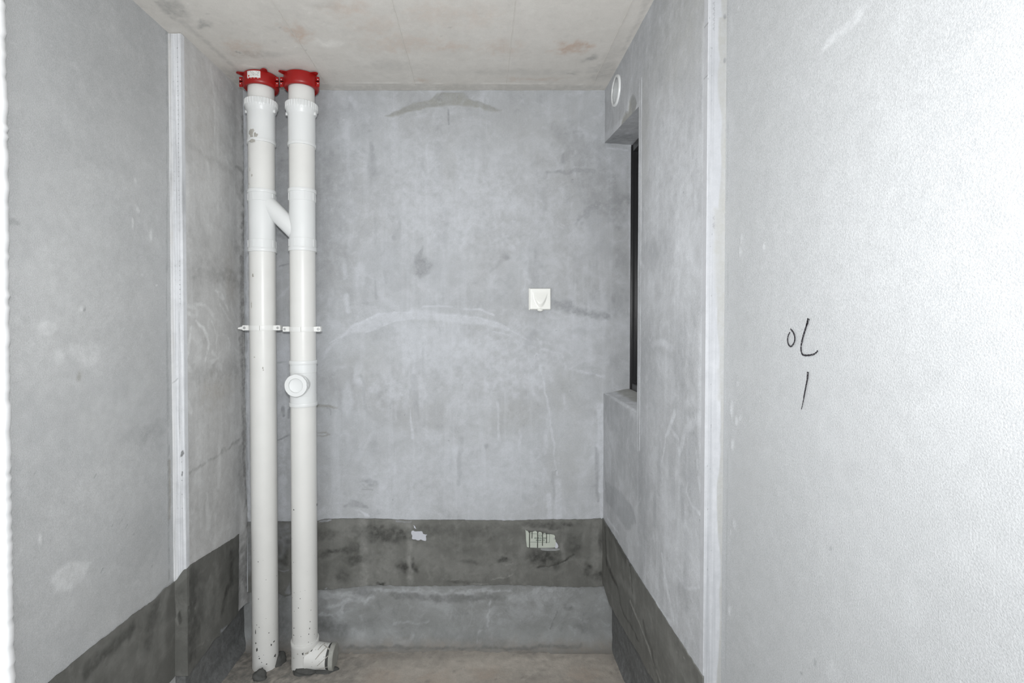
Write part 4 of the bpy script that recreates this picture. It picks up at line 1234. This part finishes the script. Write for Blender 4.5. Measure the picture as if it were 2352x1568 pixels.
def exp_joint(cx, px, y_nut, y_bead, parent):
    zt = on_y(px, y_nut, PY - .064)[1]
    zb = pz(px, y_bead, cx)
    j = lathe('expansion_joint', cx, PY, [(.0514, zb - .0135), (.0556, zb - .013), (.0562, zb - .011), (.0562, zb - .002), (.0556, zb), (.0540, zb + .0005), (.0540, zt - .050), (.0550, zt - .044), (.0605, zt - .036), (.0605, zt - .022)], M['pvc'], parent, cap=(False, False))
    seg = 192
    mod = lambda a, r, z_: (.0013 if (a * 32 / (2 * math.pi)) % 1 < .62 else -.0006) if r > .0630 else 0
    nut = lathe('lock_nut', cx, PY, [(.0545, zt - .0385), (.0600, zt - .036), (.0612, zt - .028), (.0638, zt - .023), (.0638, zt - .002), (.0625, zt), (.0514, zt)], M['pvc'], j, seg=seg, mod=mod, cap=(False, False), smooth=30)
    for a in (math.radians(-10), math.radians(190), math.radians(80)):
        bm = bmesh.new()
        bmesh.ops.create_cone(bm, cap_ends=True, segments=12, radius1=.005, radius2=.004, depth=.012)
        me = bpy.data.meshes.new('lug'); bm.to_mesh(me); bm.free()
        me.transform(Matrix.Translation((cx + .0590 * math.cos(a), PY + .0590 * math.sin(a), zt - .042)))
        link('lug', me, M['pvc'], j)
    return zt, zb


def cyl_patch(name, cx, cy, r, pts, mat, parent, thick=.0012):
    """thin smear on a pipe: pts = (angle in degrees from the side facing the room, z)"""
    bm = bmesh.new()
    c = (sum(p[0] for p in pts) / len(pts), sum(p[1] for p in pts) / len(pts))
    def at(a, z_, rr):
        a = math.radians(a - 90)
        return (cx + rr * math.cos(a), cy + rr * math.sin(a), z_)
    cen = bm.verts.new(at(c[0], c[1], r + thick))
    mid = [bm.verts.new(at(c[0] + (p[0] - c[0]) * .7, c[1] + (p[1] - c[1]) * .7, r + thick * .9)) for p in pts]
    out = [bm.verts.new(at(p[0], p[1], r - .0002)) for p in pts]
    n = len(pts)
    for k in range(n):
        bm.faces.new((cen, mid[k], mid[(k + 1) % n]))
        bm.faces.new((mid[k], out[k], out[(k + 1) % n], mid[(k + 1) % n]))
    bmesh.ops.recalc_face_normals(bm, faces=bm.faces)
    me = bpy.data.meshes.new(name); bm.to_mesh(me); bm.free()
    return link(name, me, mat, parent, smooth=60)


def smear_px(cx, r, px, py, w_px, h_px, parent, mat='smear', seed=0, n=14):
    """irregular splash of dried cement, size given in surveyed pixels"""
    rs = random.Random(seed)
    z_ = on_y(px, py, PY - r)[1]
    pc = PPX + cx * F_PX / PY
    q0 = max(-.97, min(.97, (px - pc) / (r * F_PX / PY)))
    a0 = math.degrees(math.asin(q0) + math.atan2(-cx, PY))
    pts = []
    for k in range(n):
        t = 2 * math.pi * k / n
        q = rs.uniform(.55, 1.15)
        pts.append((a0 + math.cos(t) * q * w_px * .5 / 566 / r * 57.3, z_ + math.sin(t) * q * h_px * .5 / 566))
    return cyl_patch('cement_smear', cx, PY, r, pts, M[mat], parent)


# ================================================================== LEFT DRAIN PIPE
lp = empty('drain_pipe', (PXL, PY, 0), 'white drain pipe nearest the left wall, slanting branch leaving it', 'pipe', 'drain stacks')
z_nut, z_bead = exp_joint(PXL, 603, 219, 315, lp)
main = lathe('pipe', PXL, PY, [(PR, -.01), (PR, ZC + .02)], M['pipe'], lp, cap=(False, False))
zs = [pz(603, q, PXL) for q in (431, 439, 458, 548, 567, 576)]
wye = socket_fit('l', PXL, *zs, lp, M['pvc'], 'wye_fitting')


def tube_between(name, p0, p1, r, mat, parent, seg=40, bulge=0.0):
    p0 = Vector(p0); p1 = Vector(p1)
    d = (p1 - p0); L = d.length
    q = d.to_track_quat('Z', 'Y').to_matrix().to_4x4()
    bm = bmesh.new()
    n = 10
    lathe_bm(bm, 0, 0, [(r + bulge * (1 - i / n) ** 2, L * i / n) for i in range(n + 1)], seg)
    bmesh.ops.recalc_face_normals(bm, faces=bm.faces)
    me = bpy.data.meshes.new(name); bm.to_mesh(me); bm.free()
    me.transform(Matrix.Translation(p0) @ q)
    return link(name, me, mat, parent, smooth=50)


bx_, bz_ = on_y(650, 505, PY - .02)
tube_between('crossover_branch', (bx_ - .075, PY - .006, bz_ + .075), (bx_ + .072, PY - .006, bz_ - .072), .0355, M['pvc'], wye)
for (px, py, ww, hh, sd) in [(583, 305, 18, 26, 1), (592, 310, 10, 14, 2), (584, 322, 22, 8, 3), (584, 402, 5, 9, 4), (580, 388, 2, 12, 5), (578, 420, 4, 4, 6), (584, 632, 7, 12, 7), (581, 700, 3, 22, 8), (603, 845, 3, 7, 9), (586, 820, 4, 3, 10), (604, 850, 3, 3, 11), (576, 860, 3, 3, 12)]:
    r = .0541 if py < 315 else (.0563 if py < 326 else PR)
    smear_px(PXL, r, px, py, ww, hh, lp, 'smear', sd)
for (px, py, ww, hh, sd) in [(622, 1483, 6, 4, 21), (616, 1487, 4, 7, 22), (586, 1493, 5, 12, 23), (584, 1478, 4, 5, 24), (624, 1518, 7, 8, 25), (597, 1534, 5, 4, 26), (591, 1512, 4, 4, 27), (584, 1452, 3, 16, 28), (606, 1527, 4, 3, 29)]:
    smear_px(PXL, PR, px, py, ww, hh, lp, 'mortar', sd, 9)

# ================================================================== RIGHT DRAIN PIPE
rp = empty('drain_pipe', (PXR, PY, 0), 'white drain pipe with the round access cap and floor tee', 'pipe', 'drain stacks')
z_nut2, z_bead2 = exp_joint(PXR, 696, 225, 321, rp)
main2 = lathe('pipe', PXR, PY, [(PR, .04), (PR, ZC + .02)], M['pipe'], rp, cap=(False, False))
zs = [pz(696, q, PXR) for q in (429, 437, 457, 545, 565, 574)]
hf = socket_fit('r', PXR, *zs, rp, M['pvc'], 'junction_fitting')
zs = [pz(694, q, PXR) for q in (829, 838, 857, 911, 927, 936)]
ct = socket_fit('r', PXR, *zs, rp, M['pvc'], 'cleanout_tee', ribs=False)
# access cap: neck toward the room, scalloped ring, dished centre
capx = PXR
_, cz = on_y(684, 886, PY - .09)
def y_lathe(name, prof, cx, y_base, cz_, mat, parent, seg=96, mod=None, cap=(False, True), smooth=30):
    bm = bmesh.new()
    lathe_bm(bm, 0, 0, prof, seg, mod, cap[1], cap[0])
    bmesh.ops.recalc_face_normals(bm, faces=bm.faces)
    me = bpy.data.meshes.new(name); bm.to_mesh(me); bm.free()
    me.transform(Matrix.Translation((cx, y_base, cz_)) @ Matrix.Rotation(math.radians(90), 4, 'X'))
    return link(name, me, mat, parent, smooth=smooth)
neck = y_lathe('cleanout_neck', [(.041, 0), (.041, .064), (.0455, .065), (.046, .072), (.044, .073)], capx, PY, cz, M['pvc'], ct, cap=(False, False))
mod = lambda a, r, z_: (-.0012 if (a * 10 / (2 * math.pi)) % 1 < .16 else 0) if r > .044 else 0
y_lathe('access_cap', [(.0430, .068), (.0455, .074), (.0455, .085), (.0440, .087), (.0295, .0875), (.0287, .0865), (.0282, .0795), (.0272, .079)], capx, PY, cz, M['pvc'], ct, mod=mod)
# floor tee
zr = on_y(696, 1486, PY - .056)[1]
ft = lathe('floor_tee', PXR, PY, [(.0548, -.004), (.0548, zr - .035), (.0555, zr - .033), (.0555, zr - .018), (.0562, zr - .016), (.0568, zr - .002), (.0560, zr), (.0514, zr)], M['pvc_dirty'], rp, cap=(False, False))
bzc = .043
tube_between('branch_outlet', (PXR + .02, PY - .004, bzc), (PXR + .106, PY - .012, bzc), .048, M['pvc_dirty'], ft, bulge=.008)
o = tube_between('branch_groove', (PXR + .104, PY - .012, bzc), (PXR + .114, PY - .0125, bzc), .0455, M['mortar'], ft)
bm = bmesh.new()
lathe_bm(bm, 0, 0, [(.0455, 0), (.0505, .001), (.051, .004), (.051, .016), (.048, .019), (.0, .019)], 48)
bmesh.ops.remove_doubles(bm, verts=bm.verts, dist=1e-5)
bmesh.ops.recalc_face_normals(bm, faces=bm.faces)
me = bpy.data.meshes.new('branch_plug'); bm.to_mesh(me); bm.free()
me.transform(Matrix.Translation((PXR + .113, PY - .0125, bzc)) @ Matrix.Rotation(math.radians(90), 4, 'Y'))
o = link('branch_plug', me, M['rim_grey'], ft, smooth=40); o['label'] = 'mortar-smeared grey end plug'
for (px, py, ww, hh, sd) in [(680, 1502, 5, 4, 31), (691, 1502, 5, 6, 32), (700, 1502, 9, 6, 33), (712, 1503, 12, 8, 34), (718, 1510, 5, 12, 35), (710, 1520, 3, 10, 36), (672, 1514, 3, 4, 37)]:
    smear_px(PXR, .0560, px, py, ww, hh, rp, 'smear' if sd % 2 else 'mortar', sd, 10)
for (px, py, ww, hh, sd) in [(674, 1172, 4, 4, 41), (724, 1170, 3, 8, 42), (706, 1447, 2, 6, 43), (672, 1446, 5, 2, 44), (707, 1432, 4, 3, 45), (672, 1462, 4, 2, 46)]:
    smear_px(PXR, PR, px, py, ww, hh, rp, 'mortar', sd, 8)
# cement streaks over the branch
for k, (x0, a0, x1, a1, wd) in enumerate([(.062, 20, .10, 75, .004), (.070, -10, .112, 35, .003), (.066, 60, .085, 100, .004), (.072, -30, .115, -15, .003), (.085, 85, .115, 60, .006)]):
    pts = []; ws = []
    for i in range(10):
        t = i / 9
        a = math.radians(a0 + (a1 - a0) * t)
        pts.append((PXR + x0 + (x1 - x0) * t, PY - .010 - 0.0484 * math.cos(a), bzc + 0.0484 * math.sin(a)))
        ws.append(wd * random.uniform(.6, 1.2))
    amid = math.radians((a0 + a1) / 2)
    ribbon('cement_streak', pts, ws, (0, -math.cos(amid), math.sin(amid)), M['smear'], ft, .0012)

# ================================================================== FIRE COLLARS
def collar(cx, px, tabs, label, sticker):
    zb = on_y(px, 190, PY - .069)[1] + .002
    zt = ZC - .003
    c = empty('fire_collar', (cx, PY, zb), label, 'pipe collar', 'red firestop collars')
    lathe('shell', cx, PY, [(.0522, zb + .004), (.056, zb + .001), (.0635, zb), (.0680, zb + .004), (.0698, zb + .012), (.0698, zt - .008), (.0685, zt - .001), (.064, zt), (.0535, zt)], M['red'], c, cap=(False, False), smooth=40)
    for ang in tabs:            # lugs screwed to the ceiling
        a = math.radians(ang)
        bm = bmesh.new()
        outer = []
        for r, t in [(-.004, -.017), (.010, -.012), (.019, -.0085), (.0235, -.004), (.0235, .004), (.019, .0085), (.010, .012), (-.004, .017)]:
            outer.append(Vector((.0690 + r, t, 0)))
        hole = [Vector((.0830 + .0042 * math.cos(u), .0042 * math.sin(u) * .8, 0)) for u in [2 * math.pi * k / 12 for k in range(12)]]
        th = .0022
        for zq, flipq in ((0, False), (th, True)):
            vo = [bm.verts.new(p + Vector((0, 0, zq))) for p in outer]; vh = [bm.verts.new(p + Vector((0, 0, zq))) for p in hole]
            es = [bm.edges.new((vo[k], vo[(k + 1) % 8])) for k in range(8)] + [bm.edges.new((vh[k], vh[(k + 1) % 12])) for k in range(12)]
            bmesh.ops.triangle_fill(bm, use_beauty=True, edges=es)
            if zq == 0: lo, lh = vo, vh
        for k in range(8): bm.faces.new((lo[k], lo[(k + 1) % 8], vo[(k + 1) % 8], vo[k]))
        for k in range(12): bm.faces.new((lh[k], lh[(k + 1) % 12], vh[(k + 1) % 12], vh[k]))
        bmesh.ops.recalc_face_normals(bm, faces=bm.faces)
        me = bpy.data.meshes.new('mounting_tab'); bm.to_mesh(me); bm.free()
        me.transform(Matrix.Translation((cx, PY, zt - .0045)) @ Matrix.Rotation(a, 4, 'Z'))
        link('mounting_tab', me, M['red'], c)
    for sd in (-1, 1):          # pairs of clasp plates where the two shells meet
        for za, zb2 in ((zt - .030, zt - .008), (zb + .004, zb + .030)):
            x0, x1 = sorted((cx + sd * .066, cx + sd * (.0805)))
            pl = box_obj('clasp_plate', (x0, x1, PY - .022, PY - .018, za, zb2), M['red'], c, .0015)
            bm = bmesh.new()
            bmesh.ops.create_uvsphere(bm, u_segments=12, v_segments=8, radius=.0024)
            me = bpy.data.meshes.new('rivet'); bm.to_mesh(me); bm.free()
            me.transform(Matrix.Translation((cx + sd * .0750, PY - .0222, (za + zb2) / 2)))
            link('rivet', me, M['rivet'], pl, smooth=60)
    if sticker:
        def arc(name, a0, a1, z0, z1, rr, mat, parent, n=12):
            bm = bmesh.new()
            cols = []
            for i in range(n + 1):
                a = math.radians(a0 + (a1 - a0) * i / n - 90)
                cols.append([bm.verts.new((cx + q * math.cos(a), PY + q * math.sin(a), zq)) for q, zq in ((rr - .0004, z0), (rr, z0 + .0003), (rr, z1 - .0003), (rr - .0004, z1))])
            for p, q in zip(cols[:-1], cols[1:]):
                for k in range(3):
                    bm.faces.new((p[k], q[k], q[k + 1], p[k + 1]))
            bmesh.ops.recalc_face_normals(bm, faces=bm.faces)
            me = bpy.data.meshes.new(name); bm.to_mesh(me); bm.free()
            return link(name, me, mat, parent, smooth=30)
        xs, zs_ = on_y(587, 171, PY - .066)
        a_mid = 0
        z0, z1 = zs_ - .013, zs_ + .014
        st = arc('sticker', a_mid - 22, a_mid + 22, z0, z1, .0702, M['paper'], c)
        st['label'] = 'small white printed sticker with red dot'
        rs = random.Random(5)
        for row in range(5):
            zz_ = z1 - .004 - row * .0036
            a = a_mid - 19 + (6 if row > 2 else 0)
            while a < a_mid + 18:
                L = rs.uniform(2, 6)
                if rs.random() < .75:
                    arc('print_line', a, min(a + L, a_mid + 20), zz_ - .0005, zz_ + .0006, .0706, M['ink'], st, 3)
                a += L + rs.uniform(1.5, 3)
        for i in range(8):
            a = a_mid - 20 + i * 5.4
            arc('print_line', a, a + rs.uniform(2.5, 4.2), z0 - .0032, z0 - .0010, .0701, M['paper'] if i % 2 == 0 else M['redink'], st, 3)
        bm = bmesh.new()
        bmesh.ops.create_cone(bm, cap_ends=True, segments=20, radius1=.0032, radius2=.0032, depth=.0006)
        me = bpy.data.meshes.new('red_dot'); bm.to_mesh(me); bm.free()
        a = math.radians(a_mid - 16 - 90)
        me.transform(Matrix.Translation((cx + .0704 * math.cos(a), PY + .0704 * math.sin(a), z0 + .007)) @ Matrix.Rotation(a, 4, 'Z') @ Matrix.Rotation(math.radians(90), 4, 'Y'))
        link('red_dot', me, M['redink'], st)
    return c


collar(PXL, 603, (212, -58, 60), 'red metal fire collar with a white sticker at the ceiling', True)
collar(PXR, 696, (222, -30, 90), 'plain red metal fire collar at the ceiling without a sticker', False)

# ================================================================== PIPE CLAMPS
def clamp(cx, px, py, label, tail):
    zc_ = pz(px, py, cx)
    h = .0105
    c = empty('pipe_clamp', (cx, PY, zc_ - h), label, 'pipe clamp', 'white pipe clamps')
    bd = lathe('strap', cx, PY, [(.0514, zc_ - h), (.0540, zc_ - h), (.0543, zc_ - h + .001), (.0543, zc_ + h - .001), (.0540, zc_ + h), (.0514, zc_ + h)], M['clampw'], c, cap=(False, False))
    for sd in (-1, 1):
        x0, x1 = sorted((cx + sd * .048, cx + sd * .0785))
        ear = box_obj('ear', (x0, x1, PY - .018, PY + .006, zc_ - h, zc_ + h), M['clampw'], c, .0015)
        y_s = PY - .018
        y_lathe('screw', [(.0052, 0), (.0052, .0012), (.0040, .0024), (.0022, .0026), (.0018, .0012)], cx + sd * .0690, y_s, zc_, M['screw'], ear, seg=20)
    # bracket back to the wall
    box_obj('wall_bracket', (cx - .012, cx + .012, PY + .050, D - .001, zc_ - .009, zc_ + .009), M['clampw'], c, .001)
    box_obj('seam', (cx + .010, cx + .0108, PY - .0545, PY - .0525, zc_ - h + .001, zc_ + h - .001), M['smear'], c)
    if tail:
        bm = bmesh.new()
        box(bm, cx - .0985, cx - .079, PY - .012, PY + .002, zc_ - .0075, zc_ + .006)
        for v in bm.verts:
            if v.co.x < cx - .09: v.co.z = zc_ + (v.co.z - zc_) * .4 - .002
        bmesh.ops.recalc_face_normals(bm, faces=bm.faces)
        me = bpy.data.meshes.new('ear_tail'); bm.to_mesh(me); bm.free()
        link('ear_tail', me, M['clampw'], c)
    return c


clamp(PXL, 603, 753, 'white plastic clamp holding the pipe nearest the left wall', True)
cl2 = clamp(PXR, 696, 756, 'white plastic clamp holding the pipe with the access cap', False)
zq = pz(696, 756, PXR)
tube_between('tie_rod', (PXL + .078, PY, zq - .001), (PXR - .078, PY, zq - .001), .0016, M['screw'], cl2, 10)

# ================================================================== SLEEVE in the window wall
sl = empty('wall_sleeve', (XR, SL_Y, SL_Z), 'white plastic pipe sleeve let into the wall above the window', 'pipe sleeve')
def x_lathe(name, prof, mat, parent, cap=(False, False)):
    bm = bmesh.new()
    lathe_bm(bm, 0, 0, prof, 64, None, cap[1], cap[0])
    bmesh.ops.recalc_face_normals(bm, faces=bm.faces)
    me = bpy.data.meshes.new(name); bm.to_mesh(me); bm.free()
    me.transform(Matrix.Translation((XR, SL_Y, SL_Z)) @ Matrix.Rotation(math.radians(-90), 4, 'Y'))
    return link(name, me, mat, parent, smooth=35)
x_lathe('collar_ring', [(.0490, -.02), (.0490, .004), (.0500, .0070), (.0540, .0078), (.0580, .0065), (.0597, .003), (.0597, -.004)], M['pvc'], sl)
x_lathe('bore', [(.0490, -.13), (.0490, .004)], M['pvc'], sl)
x_lathe('end_cap', [(.0489, -.034), (.042, -.032), (.0, -.031)], M['pvc'], sl)

# ================================================================== WALL SOCKET
sx, sz = on_y(1240.5, 686.5, D - .012)
so = empty('wall_socket', (sx, D, sz), 'white splash-proof wall socket with a hinged cover', 'socket')
def rounded_plate(name, x0, x1, z0, z1, y0, y1, r, mat, parent):
    bm = bmesh.new()
    pts = []
    for cx_, cz_, a0 in ((x1 - r, z1 - r, 0), (x0 + r, z1 - r, 90), (x0 + r, z0 + r, 180), (x1 - r, z0 + r, 270)):
        for i in range(6):
            a = math.radians(a0 + 90 * i / 5)
            pts.append((cx_ + r * math.cos(a), cz_ + r * math.sin(a)))
    f = [bm.verts.new((p[0], y0, p[1])) for p in pts]; b = [bm.verts.new((p[0], y1, p[1])) for p in pts]
    n = len(pts)
    ff = bm.faces.new(f); bm.faces.new(b[::-1])
    for k in range(n): bm.faces.new((f[k], b[k], b[(k + 1) % n], f[(k + 1) % n]))
    bmesh.ops.bevel(bm, geom=list(ff.edges), offset=min(.0015, (y1 - y0) * .4), segments=2, affect='EDGES')
    bmesh.ops.recalc_face_normals(bm, faces=bm.faces)
    me = bpy.data.meshes.new(name); bm.to_mesh(me); bm.free()
    return link(name, me, mat, parent, smooth=30)
hw = .0470
rounded_plate('back_plate', sx - hw - .002, sx + hw - .001, sz - hw - .001, sz + hw, D - .010, D, .003, M['plastic'], so)
# moulded cover as a height field
n = 60
X, Zg = np.meshgrid(np.linspace(-hw + .001, hw, n), np.linspace(-hw - .0005, hw, n))
u = X / hw; v = Zg / hw
hgt = np.full_like(X, .021)
hgt += .004 * (v < 1) * sstep(1, -1, v)
uu = (v + 0.66) / 1.25                      # shield-shaped swell: parabola with its tip near the lower edge
inside = sstep(-.16, .20, uu - 2.1 * u ** 2)
hgt += inside * .006 * sstep(.75, -.35, v) * (1 - .4 * u ** 2)
edge_d = np.minimum(np.minimum(1 - np.abs(u), 1 - v), v + 1)
hgt = .010 + (hgt - .010) * sstep(-.02, .07, edge_d)
co = np.stack([sx + X, D - hgt, sz + Zg], -1).reshape(-1, 3)
idx = np.arange(n * n).reshape(n, n)
q = np.stack([idx[:-1, :-1], idx[:-1, 1:], idx[1:, 1:], idx[1:, :-1]], -1).reshape(-1, 4)
me = bpy.data.meshes.new('hinged_cover'); me.from_pydata(co.tolist(), [], q.tolist()); me.update()
cv = link('hinged_cover', me, M['plastic'], so, smooth=80)
bm = bmesh.new()
bmesh.ops.create_uvsphere(bm, u_segments=24, v_segments=14, radius=1)
me = bpy.data.meshes.new('finger_tab'); bm.to_mesh(me); bm.free()
me.transform(Matrix.Translation((sx, D - .020, sz - hw - .0005)) @ Matrix.Diagonal((.0135, .009, .0075, 1)))
link('finger_tab', me, M['plastic'], cv, smooth=60)

# ================================================================== TERMINAL BOX PLATE in the band (half buried in slurry)
tp = empty('terminal_plate', (on_y(1245, 1240)[0], D - .006, on_y(1245, 1240)[1]), 'pale green printed terminal plate streaked with dark slurry', 'terminal plate')
zt_ = lambda x, y: (1190 + x / 19.6, 1195 + y / 19.6)
OFF = .0068
pl_ = flat_poly_back('plate', [zt_(*p) for p in [(315, 395), (365, 455), (440, 465), (480, 560), (530, 550), (600, 510), (660, 520), (690, 490), (775, 455), (840, 500), (870, 540), (905, 560), (930, 500), (1050, 515), (1080, 600), (1120, 595), (1210, 550), (1250, 610), (1310, 600), (1620, 625), (1660, 700), (1665, 800), (1700, 920), (1680, 1160), (1640, 1225), (920, 1225), (400, 1215), (390, 1100), (350, 850), (345, 500)]], OFF, M['plate'], tp, .001)
e_ = flat_poly_back('plate_edge', [zt_(*p) for p in [(1690, 930), (1760, 1030), (1810, 1130), (1800, 1210), (1740, 1250), (1640, 1225), (1680, 1160)]], OFF - .0004, M['chip'], tp, .001)
e_ = flat_poly_back('plate_edge', [zt_(*p) for p in [(980, 1250), (1150, 1235), (1500, 1240), (1650, 1260), (1880, 1240), (1890, 1320), (1700, 1360), (1440, 1365), (1050, 1345)]], OFF - .0008, M['base'], tp, .001)
OF2 = OFF + .0012
for x, w0, y0, y1 in [(508, 45, 470, 1230), (625, 38, 500, 800), (878, 46, 520, 1235), (1097, 40, 520, 1135), (1277, 38, 560, 1015)]:
    pts = []; ws = []
    for i in range(9):
        t = i / 8
        xx, zz_ = on_y(*zt_(x + 3 * math.sin(5 * t) + (8 * t if x < 600 else 0), y0 + (y1 - y0) * t), D - OF2)
        pts.append((xx, D - OF2, zz_)); ws.append(w0 / 19.6 / 522 * random.uniform(.92, 1.06))
    ribbon('slurry_drip', pts, ws, (0, -1, 0), M['drip'], tp, .0014)
for a, b in (((540, 598), (1420, 612)), ((1422, 612), (1418, 985)), ((1418, 985), (540, 965))):
    P = []
    for i in range(5):
        t = i / 4
        xx, zz_ = on_y(*zt_(a[0] + (b[0] - a[0]) * t, a[1] + (b[1] - a[1]) * t), D - OF2)
        P.append((xx, D - OF2 + .0001, zz_))
    ribbon('printed_border', P, [.0013] * 5, (0, -1, 0), M['plate_ink'], pl_, .0002)


def text_mesh(txt, px, py, size_m, mat, parent, spacing=1.0):
    cu = bpy.data.curves.new('printed_text', 'FONT')
    cu.body = txt; cu.size = size_m; cu.align_x = 'CENTER'; cu.align_y = 'CENTER'; cu.space_character = spacing
    cu.extrude = .00015; cu.offset = .00012
    tmp = bpy.data.objects.new('tmp', cu); COL.objects.link(tmp)
    dg = bpy.context.evaluated_depsgraph_get()
    me = bpy.data.meshes.new_from_object(tmp.evaluated_get(dg))
    bpy.data.objects.remove(tmp, do_unlink=True)
    me.name = 'printed_text'
    xx, zz_ = on_y(px, py, D - OF2)
    me.transform(Matrix.Translation((xx, D - OF2 - .0001, zz_)) @ Matrix.Rotation(math.radians(90), 4, 'X'))
    me.materials.clear()
    return link('printed_text', me, mat, parent)


text_mesh('TD28', *zt_(975, 690), .0095, M['plate_ink'], pl_, 1.15)
text_mesh('局部等电位联结', *zt_(1010, 797), .0068, M['plate_ink'], pl_, 1.35)
text_mesh('接线端子箱', *zt_(1000, 893), .0068, M['plate_ink'], pl_, 1.35)
xx, zz_ = on_y(*zt_(1635, 805), D - .008)
y_lathe('fixing_screw', [(.0042, 0), (.0042, .001), (.0030, .0030), (.0, .0036)], xx, D - .0078, zz_, M['screw'], tp, seg=20, cap=(False, False))

# ================================================================== MORTAR LUMPS at the pipe feet
def lump(cx, cy, cz_, rx, ry, rz, label, seed, rot=0):
    bm = bmesh.new()
    bmesh.ops.create_icosphere(bm, subdivisions=4, radius=1)
    rs = np.random.RandomState(seed)
    ph = rs.rand(6) * 6
    for v in bm.verts:
        d = v.co.copy()
        f = 1 + .10 * math.sin(3 * d.x + ph[0]) * math.sin(4 * d.y + ph[1]) + .07 * math.sin(7 * d.z + ph[2] + 3 * d.x) + .04 * math.sin(13 * d.x + ph[3]) * math.sin(11 * d.z + ph[4])
        v.co = d * f
    me = bpy.data.meshes.new('mortar_lump'); bm.to_mesh(me); bm.free()
    me.transform(Matrix.Rotation(rot, 4, 'Z') @ Matrix.Diagonal((rx, ry, rz, 1)))
    zmin = min(v.co.z for v in me.vertices)
    o = link('mortar_lump', me, M['mortar'], smooth=80)
    o.location = (cx, cy, cz_)
    tag(o, label, 'mortar', 'mortar at the pipe feet')
    return o


x_, y_ = on_z(597, 1553, .012)
lump(x_ - .003, y_ + .004, .010, .027, .020, .026, 'rounded dark mortar lump at the foot of the left pipe', 3)
x_, y_ = on_z(703, 1549, .008)
lump(x_ - .012, y_ + .030, .004, .050, .030, .020, 'long dark mortar lump against the floor tee', 8, .12)
x_, y_ = on_z(643, 1528, .0)
lump(PXL + .048, PY + .018, .004, .030, .034, .030, 'dark mortar fillet between the two pipes', 12)
lump(PXR + .09, PY - .030, -.002, .060, .026, .013, 'dark mortar bed under the capped branch', 15)
